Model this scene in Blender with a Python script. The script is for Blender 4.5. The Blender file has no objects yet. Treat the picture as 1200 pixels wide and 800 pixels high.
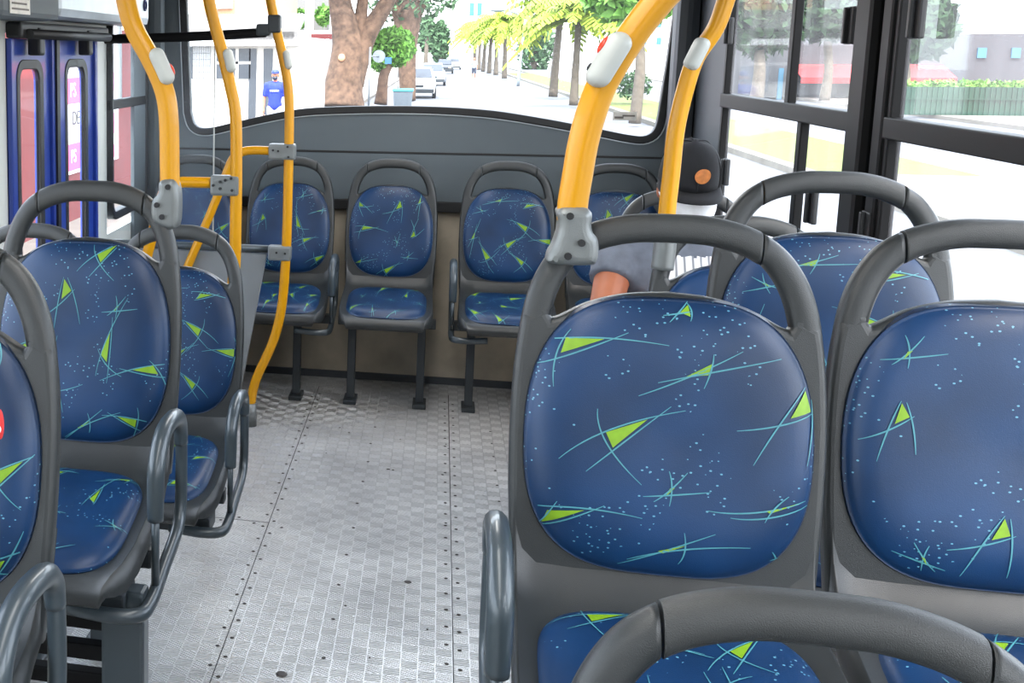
import bpy, bmesh, math, random
from mathutils import Vector, Matrix
random.seed(7)
C = bpy.context.scene.collection
PI = math.pi

# ------------------------------------------------------------------ camera
F, CX, CY, YAW, PIT, H = 1389.0, 160.6, 283.2, 0.249, 0.158, 1.65
cyw, syw, cpi, spi = math.cos(YAW), math.sin(YAW), math.cos(PIT), math.sin(PIT)
FW = Vector((-syw*cpi, cyw*cpi, -spi)); RT = Vector((cyw, syw, 0)); DN = FW.cross(RT)
CAM = Vector((0, 0, H))
def ray(u, v): return RT*((u-CX)/F) + DN*((v-CY)/F) + FW
def ony(u, v, y): d = ray(u, v); return CAM + d*(y/d.y)
def onx(u, v, x): d = ray(u, v); return CAM + d*(x/d.x)
def onz(u, v, z): d = ray(u, v); return CAM + d*((z-H)/d.z)
def ond(u, v, t): return CAM + ray(u, v)*t
cd = bpy.data.cameras.new('camera'); cam = bpy.data.objects.new('camera', cd); C.objects.link(cam)
cd.sensor_width = 36; cd.sensor_fit = 'HORIZONTAL'; cd.lens = F/1200*36
cd.shift_x = (600-CX)/1200; cd.shift_y = (CY-400)/1200
cd.clip_start = 0.02; cd.clip_end = 1000
m = Matrix((RT, -DN, -FW)).transposed().to_4x4(); m.translation = CAM
cam.matrix_world = m
bpy.context.scene.camera = cam

# ------------------------------------------------------------------ materials
def new_mat(name):
    m = bpy.data.materials.new(name); m.use_nodes = True
    nt = m.node_tree; return m, nt, nt.nodes['Principled BSDF']
def N(nt, t, **k):
    n = nt.nodes.new(t)
    for a, b in k.items(): setattr(n, a, b)
    return n
def lin(c):
    return tuple(((x/255)/12.92 if x/255 <= .04045 else ((x/255+.055)/1.055)**2.4) for x in c)+(1,)
def mat(name, rgb, rough=.5, metal=0, var=.12, scale=30, bump=0, bscale=300, spec=.5, coat=0):
    m, nt, p = new_mat(name)
    c = lin(rgb)
    tc = N(nt, 'ShaderNodeTexCoord'); no = N(nt, 'ShaderNodeTexNoise'); no.inputs['Scale'].default_value = scale
    no.inputs['Detail'].default_value = 4
    nt.links.new(tc.outputs['Object'], no.inputs['Vector'])
    r = N(nt, 'ShaderNodeValToRGB'); r.color_ramp.elements[0].position = .3; r.color_ramp.elements[1].position = .7
    r.color_ramp.elements[0].color = tuple(x*(1-var) for x in c[:3])+(1,)
    r.color_ramp.elements[1].color = tuple(min(1, x*(1+var)) for x in c[:3])+(1,)
    nt.links.new(no.outputs['Fac'], r.inputs['Fac']); nt.links.new(r.outputs['Color'], p.inputs['Base Color'])
    p.inputs['Roughness'].default_value = rough; p.inputs['Metallic'].default_value = metal
    p.inputs['Specular IOR Level'].default_value = spec
    p.inputs['Coat Weight'].default_value = coat
    if bump:
        n2 = N(nt, 'ShaderNodeTexNoise'); n2.inputs['Scale'].default_value = bscale
        nt.links.new(tc.outputs['Object'], n2.inputs['Vector'])
        b = N(nt, 'ShaderNodeBump'); b.inputs['Strength'].default_value = bump; b.inputs['Distance'].default_value = .002
        nt.links.new(n2.outputs['Fac'], b.inputs['Height']); nt.links.new(b.outputs['Normal'], p.inputs['Normal'])
    return m
M = {}
M['plastic'] = mat('grey_plastic', (43, 46, 47), .34, 0, .05, 12, .25, 900)
M['grip'] = mat('grey_grip_plastic', (50, 52, 52), .42, 0, .06, 12, .35, 900)
M['tube'] = mat('painted_grey_tube', (58, 68, 74), .38, .2, .06, 8, 0, 1, .6, .3)
M['clamp'] = mat('grey_clamp_metal', (120, 124, 124), .4, .35, .06, 20, .2, 600)
M['black'] = mat('black_rubber', (24, 25, 27), .5, 0, .1, 10)
M['blackmetal'] = mat('black_painted_metal', (12, 12, 13), .5, 0, .12, 8, 0, 1, .15)
M['darkleg'] = mat('dark_grey_leg_paint', (48, 54, 58), .45, .1, .1, 10)
M['yellow'] = mat('yellow_pole_paint', (208, 146, 2), .34, 0, .012, 6, 0, 1, .4, .1)
M['panel'] = mat('grey_moulded_panel', (88, 97, 102), .55, 0, .06, 3, .15, 500)
M['darkpanel'] = mat('dark_corner_panel', (60, 65, 70), .55, 0, .08, 3)
M['beige'] = mat('worn_beige_board', (178, 168, 150), .7, 0, .22, 6)
M['whitewall'] = mat('off_white_wall_paint', (205, 208, 203), .5, 0, .05, 4)
M['bluedoor'] = mat('blue_door_paint', (34, 62, 150), .32, 0, .08, 5, 0, 1, .5, .3)
M['bluedark'] = mat('dark_blue_door_edge', (50, 58, 82), .4, 0, .1, 5)
M['button'] = mat('pale_grey_button_case', (186, 190, 186), .4, 0, .04, 20)
M['red'] = mat('red_push_button', (215, 60, 30), .35)
M['ceil'] = mat('pale_ceiling_panel', (195, 198, 198), .6, 0, .03, 3)
M['greypanel'] = mat('grey_partition_board', (120, 124, 126), .55, 0, .05, 5, .2, 700)
M['lime'] = mat('lime_print', (116, 156, 22), .5, 0, .1, 60)
M['cyan'] = mat('pale_teal_print', (70, 136, 148), .5, 0, .1, 60)
M['seam'] = mat('dark_seam', (30, 30, 30), .6)
M['rivet'] = mat('dark_rivet', (52, 46, 42), .5, .3)
M['sticker'] = mat('cream_sticker', (235, 230, 220), .5)
M['ink'] = mat('grey_ink', (120, 112, 104), .6)
M['silver'] = mat('brushed_silver', (176, 182, 186), .35, .7, .06, 10)
M['logo'] = mat('navy_emblem_print', (30, 50, 110), .4)
M['skin'] = mat('warm_skin', (172, 104, 74), .5, 0, .08, 20)
M['tee'] = mat('dark_grey_cotton', (104, 110, 122), .85, 0, .18, 25, .3, 600)
M['cap'] = mat('black_cap_cloth', (20, 21, 26), .85, 0, .15, 40, .3, 900)
M['patch'] = mat('copper_orange_sticker', (196, 120, 60), .45, 0, .25, 60)
M['mask'] = mat('white_mask_cloth', (236, 236, 238), .8)
M['jeans'] = mat('dark_denim', (48, 54, 70), .85)
M['hair'] = mat('dark_hair', (26, 22, 20), .7)
M['blueshirt'] = mat('royal_blue_jersey', (16, 42, 140), .7)
M['greyshort'] = mat('pale_grey_shorts', (190, 196, 205), .8)
# outside
M['road'] = mat('sunlit_asphalt', (92, 94, 98), .85, 0, .06, 2)
M['walk'] = mat('pale_paving', (118, 112, 104), .85, 0, .1, 3)
M['kerb'] = mat('kerb_concrete', (104, 100, 90), .85, 0, .2, 3)
M['grass'] = mat('verge_grass', (84, 96, 30), .9, 0, .3, 6)
M['whitehouse'] = mat('white_render', (196, 194, 190), .8, 0, .03, 3)
M['tile'] = mat('white_wall_tile', (168, 170, 174), .6)
M['roofgrey'] = mat('ribbed_roof_sheet', (118, 116, 114), .7)
M['peach'] = mat('peach_render', (196, 146, 112), .8)
M['winglass'] = mat('dark_window_glass', (58, 64, 72), .2)
M['bluewin'] = mat('blue_window_glass', (54, 104, 130), .2)
M['bark'] = mat('rough_bark', (88, 68, 54), .95, 0, .45, 5, .9, 20)
M['palmbark'] = mat('palm_bark', (88, 80, 70), .95, 0, .25, 8)
M['leaf'] = mat('mid_green_leaf', (92, 140, 48), .7, 0, .4, 3)
M['leafdark'] = mat('dark_green_leaf', (62, 92, 58), .8, 0, .4, 3)
M['palmleaf'] = mat('yellow_green_palm_leaf', (128, 150, 34), .7, 0, .35, 2)
M['bin'] = mat('grey_bin_plastic', (84, 94, 102), .6)
M['teal'] = mat('teal_bin_lid', (60, 150, 170), .5)
M['carwhite'] = mat('white_car_paint', (226, 230, 232), .3, 0, .03, 3, 0, 1, .5, .4)
M['cargrey'] = mat('grey_car_paint', (150, 160, 172), .3, .2, .05, 3, 0, 1, .5, .4)
M['cardark'] = mat('dark_car_paint', (44, 50, 60), .3, .2, .05, 3)
M['tyre'] = mat('tyre_rubber', (34, 34, 36), .8)
M['lampglass'] = mat('lamp_lens', (220, 200, 160), .2)
M['maroon'] = mat('maroon_wall', (104, 40, 40), .8, 0, .12, 2)
M['pink'] = mat('pink_poster_print', (228, 82, 130), .6)
M['poster'] = mat('white_poster_paper', (236, 234, 238), .6)
M['darkink'] = mat('dark_poster_ink', (60, 50, 66), .6)
M['redsign'] = mat('red_awning_cloth', (214, 52, 52), .7)
M['greenfence'] = mat('green_sheet_fence', (4, 56, 38), .6, 0, .1, 2)
M['pole'] = mat('galvanised_pole', (112, 120, 126), .5, .3)
M['signblue'] = mat('sign_blue', (40, 90, 190), .5)
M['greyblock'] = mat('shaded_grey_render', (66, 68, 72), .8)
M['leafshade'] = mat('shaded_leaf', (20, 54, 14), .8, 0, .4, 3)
M['paleblock'] = mat('pale_tower_render', (214, 216, 222), .8)
def glass(name, haze, tint=(.97, .99, 1), streak=2.0):
    m, nt, p = new_mat(name)
    nt.nodes.remove(p)
    out = nt.nodes['Material Output']
    tr = N(nt, 'ShaderNodeBsdfTransparent'); tr.inputs['Color'].default_value = tint+(1,)
    gl = N(nt, 'ShaderNodeBsdfGlossy'); gl.inputs['Roughness'].default_value = .03
    df = N(nt, 'ShaderNodeBsdfTranslucent'); df.inputs['Color'].default_value = (.95, .96, 1, 1)
    fr = N(nt, 'ShaderNodeMath', operation='MULTIPLY'); f0 = N(nt, 'ShaderNodeFresnel'); f0.inputs['IOR'].default_value = 1.25; fr.inputs[1].default_value = .12
    m1 = N(nt, 'ShaderNodeMixShader'); m2 = N(nt, 'ShaderNodeMixShader')
    tc = N(nt, 'ShaderNodeTexCoord'); mp = N(nt, 'ShaderNodeMapping'); mp.inputs['Scale'].default_value = (streak, streak, streak*.35)
    no = N(nt, 'ShaderNodeTexNoise'); no.inputs['Scale'].default_value = 2.2; no.inputs['Detail'].default_value = 3
    mr = N(nt, 'ShaderNodeMapRange'); mr.inputs[1].default_value = .35; mr.inputs[2].default_value = .75
    mr.inputs[3].default_value = haze*.35; mr.inputs[4].default_value = haze*1.5
    L = nt.links.new
    L(tc.outputs['Object'], mp.inputs['Vector']); L(mp.outputs['Vector'], no.inputs['Vector']); L(no.outputs['Fac'], mr.inputs[0])
    L(f0.outputs['Fac'], fr.inputs[0]); L(fr.outputs[0], m1.inputs['Fac']); L(tr.outputs[0], m1.inputs[1]); L(gl.outputs[0], m1.inputs[2])
    L(mr.outputs[0], m2.inputs['Fac']); L(m1.outputs[0], m2.inputs[1]); L(df.outputs[0], m2.inputs[2])
    L(m2.outputs[0], out.inputs['Surface'])
    return m
M['glass'] = glass('window_glass', .012)
M['hazy'] = glass('hazy_sliding_glass', .03)
M['acrylic'] = glass('scratched_acrylic', .02)

def fabric():
    m, nt, p = new_mat('navy_vinyl_fabric')
    L = nt.links.new
    tc = N(nt, 'ShaderNodeTexCoord')
    no = N(nt, 'ShaderNodeTexNoise'); no.inputs['Scale'].default_value = 5
    r = N(nt, 'ShaderNodeValToRGB')
    r.color_ramp.elements[0].color = lin((9, 38, 70)); r.color_ramp.elements[1].color = lin((18, 56, 98))
    r.color_ramp.elements[0].position = .3; r.color_ramp.elements[1].position = .7
    L(tc.outputs['Object'], no.inputs['Vector']); L(no.outputs['Fac'], r.inputs['Fac'])
    vo = N(nt, 'ShaderNodeTexVoronoi'); vo.inputs['Scale'].default_value = 130
    mp = N(nt, 'ShaderNodeMapping'); mp.inputs['Rotation'].default_value = (.2, .5, .3); mp.inputs['Scale'].default_value = (.8, 1, 1.25)
    L(tc.outputs['Object'], mp.inputs['Vector']); L(mp.outputs['Vector'], vo.inputs['Vector'])
    lt = N(nt, 'ShaderNodeMath', operation='LESS_THAN'); lt.inputs[1].default_value = .2; L(vo.outputs['Distance'], lt.inputs[0])
    n2 = N(nt, 'ShaderNodeTexNoise'); n2.inputs['Scale'].default_value = 11; n2.inputs['Detail'].default_value = 1; L(tc.outputs['Object'], n2.inputs['Vector'])
    gt = N(nt, 'ShaderNodeMath', operation='GREATER_THAN'); gt.inputs[1].default_value = .545; L(n2.outputs['Fac'], gt.inputs[0])
    sx = N(nt, 'ShaderNodeSeparateColor'); L(vo.outputs['Color'], sx.inputs[0])
    g2 = N(nt, 'ShaderNodeMath', operation='GREATER_THAN'); g2.inputs[1].default_value = .42; L(sx.outputs[0], g2.inputs[0])
    mu = N(nt, 'ShaderNodeMath', operation='MULTIPLY'); L(lt.outputs[0], mu.inputs[0]); L(gt.outputs[0], mu.inputs[1])
    mu2 = N(nt, 'ShaderNodeMath', operation='MULTIPLY'); L(mu.outputs[0], mu2.inputs[0]); L(g2.outputs[0], mu2.inputs[1])
    mx = N(nt, 'ShaderNodeMix', data_type='RGBA'); L(mu2.outputs[0], mx.inputs[0]); L(r.outputs['Color'], mx.inputs[6]); mx.inputs[7].default_value = lin((92, 146, 170))
    L(mx.outputs[2], p.inputs['Base Color'])
    p.inputs['Roughness'].default_value = .36; p.inputs['Specular IOR Level'].default_value = .42
    n3 = N(nt, 'ShaderNodeTexNoise'); n3.inputs['Scale'].default_value = 700; L(tc.outputs['Object'], n3.inputs['Vector'])
    b = N(nt, 'ShaderNodeBump'); b.inputs['Strength'].default_value = .2; b.inputs['Distance'].default_value = .001
    L(n3.outputs['Fac'], b.inputs['Height']); L(b.outputs['Normal'], p.inputs['Normal'])
    return m
M['fabric'] = fabric()

def treadplate():
    m, nt, p = new_mat('aluminium_tread_plate')
    L = nt.links.new
    def mth(op, a, b=None):
        n = N(nt, 'ShaderNodeMath', operation=op)
        for i, q in enumerate((a, b)):
            if q is None: continue
            if isinstance(q, (int, float)): n.inputs[i].default_value = q
            else: L(q, n.inputs[i])
        return n.outputs[0]
    tc = N(nt, 'ShaderNodeTexCoord'); sp = N(nt, 'ShaderNodeSeparateXYZ'); L(tc.outputs['Object'], sp.inputs[0])
    S = 1/.046
    x = mth('MULTIPLY', sp.outputs[0], S); y = mth('MULTIPLY', sp.outputs[1], S)
    ix = mth('FLOOR', x); iy = mth('FLOOR', y)
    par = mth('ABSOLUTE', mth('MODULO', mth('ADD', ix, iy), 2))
    fx = mth('SUBTRACT', mth('SUBTRACT', x, ix), .5); fy = mth('SUBTRACT', mth('SUBTRACT', y, iy), .5)
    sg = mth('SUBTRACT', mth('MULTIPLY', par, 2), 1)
    # five raised bars per cell, leaning one way in odd cells and the other in even cells
    w = mth('ADD', mth('MULTIPLY', fx, .55), mth('MULTIPLY', mth('MULTIPLY', fy, sg), .95))
    bars = mth('SINE', mth('MULTIPLY', w, 2*PI*4.6))
    h = mth('MAXIMUM', bars, -.2)
    env = mth('MULTIPLY', mth('LESS_THAN', mth('ABSOLUTE', fx), .46), mth('LESS_THAN', mth('ABSOLUTE', fy), .46))
    hh = mth('MULTIPLY', h, env)
    b = N(nt, 'ShaderNodeBump'); b.inputs['Strength'].default_value = 1; b.inputs['Distance'].default_value = .004
    L(hh, b.inputs['Height']); L(b.outputs['Normal'], p.inputs['Normal'])
    no = N(nt, 'ShaderNodeTexNoise'); no.inputs['Scale'].default_value = 2.5; no.inputs['Detail'].default_value = 8; no.inputs['Roughness'].default_value = .65
    L(tc.outputs['Object'], no.inputs['Vector'])
    r = N(nt, 'ShaderNodeValToRGB'); r.color_ramp.elements[0].position = .25; r.color_ramp.elements[1].position = .75
    r.color_ramp.elements[0].color = lin((176, 176, 176)); r.color_ramp.elements[1].color = lin((232, 232, 230))
    L(no.outputs['Fac'], r.inputs['Fac'])
    mx = N(nt, 'ShaderNodeMix', data_type='RGBA', blend_type='MULTIPLY'); mx.inputs[0].default_value = 1
    L(r.outputs['Color'], mx.inputs[6])
    cr = N(nt, 'ShaderNodeCombineColor')
    v = mth('ADD', mth('ADD', .76, mth('MULTIPLY', hh, .34)), mth('MULTIPLY', par, .16))  # metal glints put into the colour: bar tops and odd cells lighter
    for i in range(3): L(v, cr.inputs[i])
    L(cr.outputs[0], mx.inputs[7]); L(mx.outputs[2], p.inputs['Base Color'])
    p.inputs['Metallic'].default_value = .5; p.inputs['Roughness'].default_value = .34
    return m
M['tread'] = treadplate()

def striped():
    m, nt, p = new_mat('white_pleated_cloth')
    tc = N(nt, 'ShaderNodeTexCoord'); w = N(nt, 'ShaderNodeTexWave'); w.inputs['Scale'].default_value = 14
    w.bands_direction = 'X'
    nt.links.new(tc.outputs['Object'], w.inputs['Vector'])
    r = N(nt, 'ShaderNodeValToRGB'); r.color_ramp.elements[0].color = lin((120, 124, 132)); r.color_ramp.elements[1].color = lin((238, 238, 240))
    r.color_ramp.elements[0].position = .0; r.color_ramp.elements[1].position = .35
    nt.links.new(w.outputs['Fac'], r.inputs['Fac']); nt.links.new(r.outputs['Color'], p.inputs['Base Color'])
    p.inputs['Roughness'].default_value = .9
    return m
M['pleat'] = striped()

# ------------------------------------------------------------------ mesh helpers
class MB:
    def __init__(s): s.v, s.f, s.mi, s.sm = [], [], [], []
    def add(s, vs, fs, mi=0, smooth=True):
        o = len(s.v); s.v += [tuple(p) for p in vs]
        for f in fs: s.f.append(tuple(i+o for i in f)); s.mi.append(mi); s.sm.append(smooth)
    def box(s, a, b, mi=0, bev=0, mtx=None):
        bm = bmesh.new(); bmesh.ops.create_cube(bm, size=1)
        a, b = Vector(a), Vector(b)
        for v in bm.verts:
            v.co = Vector(((a[i]+b[i])/2 + v.co[i]*(b[i]-a[i])) for i in range(3))
        if bev:
            mn = min(abs(b[i]-a[i]) for i in range(3))
            bmesh.ops.bevel(bm, geom=bm.edges[:], offset=min(bev, mn*.45), segments=2, affect='EDGES', profile=.6)
        if mtx: bm.transform(mtx)
        s.bm(bm, mi, False)
    def bm(s, bm, mi=0, smooth=True):
        bm.verts.index_update()
        s.add([v.co for v in bm.verts], [[v.index for v in f.verts] for f in bm.faces], mi, smooth); bm.free()
    def cyl(s, p, q, r, r2=None, n=14, mi=0):
        s.tube([p, q], [r, r if r2 is None else r2], n=n, mi=mi, sub=1)
    def tube(s, pts, r, n=12, mi=0, sub=6, flat=1.0, up=None):
        pts = [Vector(p) for p in pts]
        rs = r if isinstance(r, (list, tuple)) else [r]*len(pts)
        P, R = [], []
        if sub > 1 and len(pts) > 2:
            e = [2*pts[0]-pts[1]] + pts + [2*pts[-1]-pts[-2]]
            for i in range(1, len(e)-2):
                for k in range(sub):
                    t = k/sub; a, b, c, d = e[i-1:i+3]
                    P.append(.5*((2*b)+(c-a)*t+(2*a-5*b+4*c-d)*t*t+(3*b-a-3*c+d)*t**3))
                    R.append(rs[i-1]*(1-t)+rs[i]*t)
            P.append(pts[-1]); R.append(rs[-1])
        else: P, R = pts, list(rs)
        t0 = (P[1]-P[0]).normalized()
        u = Vector((0, 0, 1)) if up is None else Vector(up)
        if abs(u.dot(t0)) > .95: u = Vector((0, 1, 0)) if up is None else Vector((1, 0, 0))
        u = (u - t0*u.dot(t0)).normalized()
        vs, fs = [], []
        for i, p in enumerate(P):
            t = (P[min(i+1, len(P)-1)]-P[max(i-1, 0)]).normalized()
            u = (u - t*u.dot(t)).normalized(); w = t.cross(u)
            for k in range(n):
                a = 2*PI*k/n
                vs.append(p + u*(math.cos(a)*R[i]*flat) + w*(math.sin(a)*R[i]))
        for i in range(len(P)-1):
            for k in range(n):
                k2 = (k+1) % n
                fs.append((i*n+k, i*n+k2, (i+1)*n+k2, (i+1)*n+k))
        s.add(vs, fs, mi, True)
        s.add([vs[k] for k in range(n)], [tuple(range(n))[::-1]], mi, False)
        s.add([vs[-n+k] for k in range(n)], [tuple(range(n))], mi, False)
    def ellipsoid(s, c, r, mi=0, n=16, m=10, mtx=None):
        vs, fs = [], []
        for j in range(m+1):
            th = PI*j/m
            for k in range(n):
                a = 2*PI*k/n
                p = Vector((r[0]*math.sin(th)*math.cos(a), r[1]*math.sin(th)*math.sin(a), r[2]*math.cos(th)))
                if mtx: p = mtx @ p
                vs.append(Vector(c)+p)
        for j in range(m):
            for k in range(n):
                k2 = (k+1) % n; fs.append((j*n+k, (j+1)*n+k, (j+1)*n+k2, j*n+k2))
        s.add(vs, fs, mi, True)
    def mesh(s, name, mats):
        me = bpy.data.meshes.new(name); me.from_pydata(s.v, [], s.f)
        mats = mats if isinstance(mats, (list, tuple)) else [mats]
        for q in mats: me.materials.append(M[q] if isinstance(q, str) else q)
        me.polygons.foreach_set('material_index', s.mi); me.polygons.foreach_set('use_smooth', s.sm)
        bm = bmesh.new(); bm.from_mesh(me); bmesh.ops.remove_doubles(bm, verts=bm.verts, dist=1e-6)
        bm.to_mesh(me); bm.free()
        me.update(); return me
    def build(s, name, mats, parent=None):
        o = bpy.data.objects.new(name, s.mesh(name, mats)); C.objects.link(o)
        if parent: o.parent = parent
        return o
def tag(o, label=None, cat=None, group=None, kind=None):
    if label: o['label'] = label
    if cat: o['category'] = cat
    if group: o['group'] = group
    if kind: o['kind'] = kind
    return o
def thing(name, label, cat, loc=(0, 0, 0), rz=0, group=None, kind=None):
    o = bpy.data.objects.new(name, None); C.objects.link(o); o.empty_display_size = .1
    o.location = loc; o.rotation_euler = (0, 0, rz)
    return tag(o, label, cat, group, kind)
def world_child(o, parent):
    o.parent = parent; o.matrix_parent_inverse = Matrix.Translation(-Vector(parent.location)); return o
def copy_tree(o, parent=None):
    c = o.copy(); C.objects.link(c); c.parent = parent
    for ch in list(o.children): copy_tree(ch, c)
    return c

def flat_poly(loops, thick, bev, fn, name='p', bres=3):
    """filled 2D outline (first loop outer, others holes), given a thickness with rounded edges, every vertex sent through fn(x, s, t)"""
    cu = bpy.data.curves.new(name, 'CURVE'); cu.dimensions = '2D'; cu.fill_mode = 'BOTH'
    cu.extrude = max(thick/2-bev, 0); cu.bevel_depth = bev; cu.bevel_resolution = bres; cu.offset = -bev
    for lp in loops:
        sp = cu.splines.new('POLY'); sp.points.add(len(lp)-1); sp.use_cyclic_u = True
        for i, p in enumerate(lp): sp.points[i].co = (p[0], p[1], 0, 1)
    o = bpy.data.objects.new(name, cu); C.objects.link(o)
    dg = bpy.context.evaluated_depsgraph_get()
    me = bpy.data.meshes.new_from_object(o.evaluated_get(dg))
    mb = MB(); mb.add([fn(*v.co) for v in me.vertices], [tuple(p.vertices) for p in me.polygons], 0, False)
    mb.sm = [abs(p.normal.z) < .98 for p in me.polygons]
    bpy.data.objects.remove(o); bpy.data.curves.remove(cu); bpy.data.meshes.remove(me)
    return mb
def smooth_loop(pts, sub=5, closed=False):
    P = [Vector((p[0], p[1])) for p in pts]; n = len(P); out = []
    rng = range(n) if closed else range(n-1)
    for i in rng:
        a = P[(i-1) % n] if closed or i > 0 else 2*P[0]-P[1]
        b = P[i]; c = P[(i+1) % n]
        d = P[(i+2) % n] if closed or i+2 < n else 2*P[-1]-P[-2]
        for k in range(sub):
            t = k/sub
            out.append(.5*((2*b)+(c-a)*t+(2*a-5*b+4*c-d)*t*t+(3*b-a-3*c+d)*t**3))
    if not closed: out.append(P[-1])
    return out
def rrect(x0, x1, y0, y1, r, n=6):
    out = []
    for cx, cy, a0 in ((x1-r, y1-r, 0), (x0+r, y1-r, 90), (x0+r, y0+r, 180), (x1-r, y0+r, 270)):
        for k in range(n+1):
            a = math.radians(a0+90*k/n); out.append((cx+r*math.cos(a), cy+r*math.sin(a)))
    return out

# ------------------------------------------------------------------ the seat
REC = .17
def backpt(x, s, t): return Vector((x, (s-.52)*REC - t, s + t*REC*.5))
OUT = [(0, 1.14), (.06, 1.137), (.112, 1.121), (.150, 1.099), (.182, 1.066), (.203, 1.015), (.217, .95), (.224, .86), (.224, .75), (.219, .64), (.214, .56)]
half_outer = smooth_loop(OUT, 4)
def split_outer(xs=.114):
    top = [p for p in half_outer if p.x <= xs and p.y > 1.0]; rest = [p for p in half_outer if not (p.x <= xs and p.y > 1.0)]
    return top, rest
O_TOP, O_REST = split_outer()
OPEN_BOT = smooth_loop([(0, 1.026), (.06, 1.021), (.115, 1.006), (.155, .985), (.168, .980)], 4)
OPEN_SIDE = smooth_loop([(.168, .980), (.173, .992), (.168, 1.020), (.153, 1.052), (.138, 1.074)], 4)
IN_TOP = smooth_loop([(0, 1.100), (.06, 1.098), (.105, 1.088), (.135, 1.077)], 4)
mir = lambda L: [Vector((-p.x, p.y)) for p in L]
CL = smooth_loop([(0, 1.120), (.05, 1.1185), (.095, 1.109), (.128, 1.0945), (.152, 1.075), (.172, 1.045), (.186, 1.008), (.194, .965), (.198, .91), (.1995, .86), (.1995, .80)], 6)
def bar2d(mb, L, R, T, sh0=0, sh1=0, n=16, taper=False):
    """bar swept along an in-plane line of the backrest, oval in section; sh0 and sh1 slant its ends"""
    m = len(L); rings = []; vs = []
    for i, p in enumerate(L):
        d = (L[min(i+1, m-1)]-L[max(i-1, 0)]).normalized(); q = Vector((-d.y, d.x))
        r = R[0]*(1-i/(m-1))+R[1]*i/(m-1)
        s_ = sh0*max(0, 1-i/4)+sh1*max(0, 1-(m-1-i)/4)
        for k in range(n):
            a = 2*PI*k/n; ca, sa = sup(math.cos(a), 2.6), sup(math.sin(a), 2.6)
            w = p + q*(r*sa) + d*(s_*sa)
            vs.append(backpt(w.x, w.y, (T*(1-.3*max(0, i/(m-1)*1.6-.6)) if taper else T)*ca))
    fs = [(i*n+k, i*n+(k+1) % n, (i+1)*n+(k+1) % n, (i+1)*n+k) for i in range(m-1) for k in range(n)]
    mb.add(vs, fs, 0, True)
    mb.add(vs[:n], [tuple(range(n))[::-1]], 0, False); mb.add(vs[-n:], [tuple(range(n))], 0, False)
IS = next(i for i, p in enumerate(CL) if p.x > .124)
def frame_mesh():
    right = [p for p in half_outer if p.y <= 1.0 and p.x > .1]
    side = [p for p in OPEN_SIDE if p.y < 1.0 and p.x >= .167]
    loop = list(right) + list(reversed(mir(right))) + [Vector((-.176, 1.0))] + list(reversed(mir(side)))
    loop += list(reversed(mir(OPEN_BOT)))[1:] + OPEN_BOT[1:-1] + side + [Vector((.176, 1.0))]
    mb = flat_poly([loop], .036, .012, lambda x, s, t: backpt(x, s, t), bres=3)
    for L in (CL[IS:], mir(CL[IS:])):
        sg = 1 if L[0].x > 0 else -1
        bar2d(mb, L, (.0205, .0225), .0192, -.011*sg, 0, taper=True)
    return mb.mesh('back_frame', 'plastic')
def grip_mesh():
    half = CL[:IS]; e = CL[IS]-(CL[IS]-CL[IS-1]).normalized()*.003
    L = [p for p in half if p.x < e.x-.002]+[e]
    L = list(reversed(mir(L)))[:-1]+L
    mb = MB(); bar2d(mb, L, (.0215, .0215), .0205, .011, -.011)
    return mb.mesh('handle_grip', 'grip')
def sup(a, n): return math.copysign(abs(a)**(2/n), a)
CS, CW, CH = .8165, .207, .2045
def cush_xy(rho, a):
    s = CH*rho*sup(math.sin(a), 2.7); x = CW*rho*sup(math.cos(a), 3.3)
    k = s/CH
    x *= (1-.09*max(0, k)**1.5-.012*max(0, -k)**2)
    return x, CS+s
def cush_rho(x, s):
    k = (s-CS)/CH; x = x/(1-.09*max(0, k)**1.5-.012*max(0, -k)**2)
    return (abs(x/CW)**3.3+abs(k)**2.7)**(1/3.0)
def cush_t(rho): return .012 + .034*max(0, 1-min(rho, 1)**7)**.5 - .006*max(0, 1-rho*1.2)
def cush_pt(x, s, off=0): return backpt(x, s, cush_t(cush_rho(x, s))+off)
PX, PYC, PYH = .192, -.222, .186
def pad_xy(rho, a): return PX*rho*sup(math.cos(a), 4.2), PYC+PYH*rho*sup(math.sin(a), 3.6)
def pad_rho(x, y): return (abs(x/PX)**4.2+abs((y-PYC)/PYH)**3.6)**(1/3.9)
def pad_z(rho, y): return .522 + .040*max(0, 1-min(rho, 1)**7)**.5 - .008*max(0, 1-rho) + (y-PYC)*.15
def pad_pt(x, y, off=0): return Vector((x, y, pad_z(pad_rho(x, y), y)+off))

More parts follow.
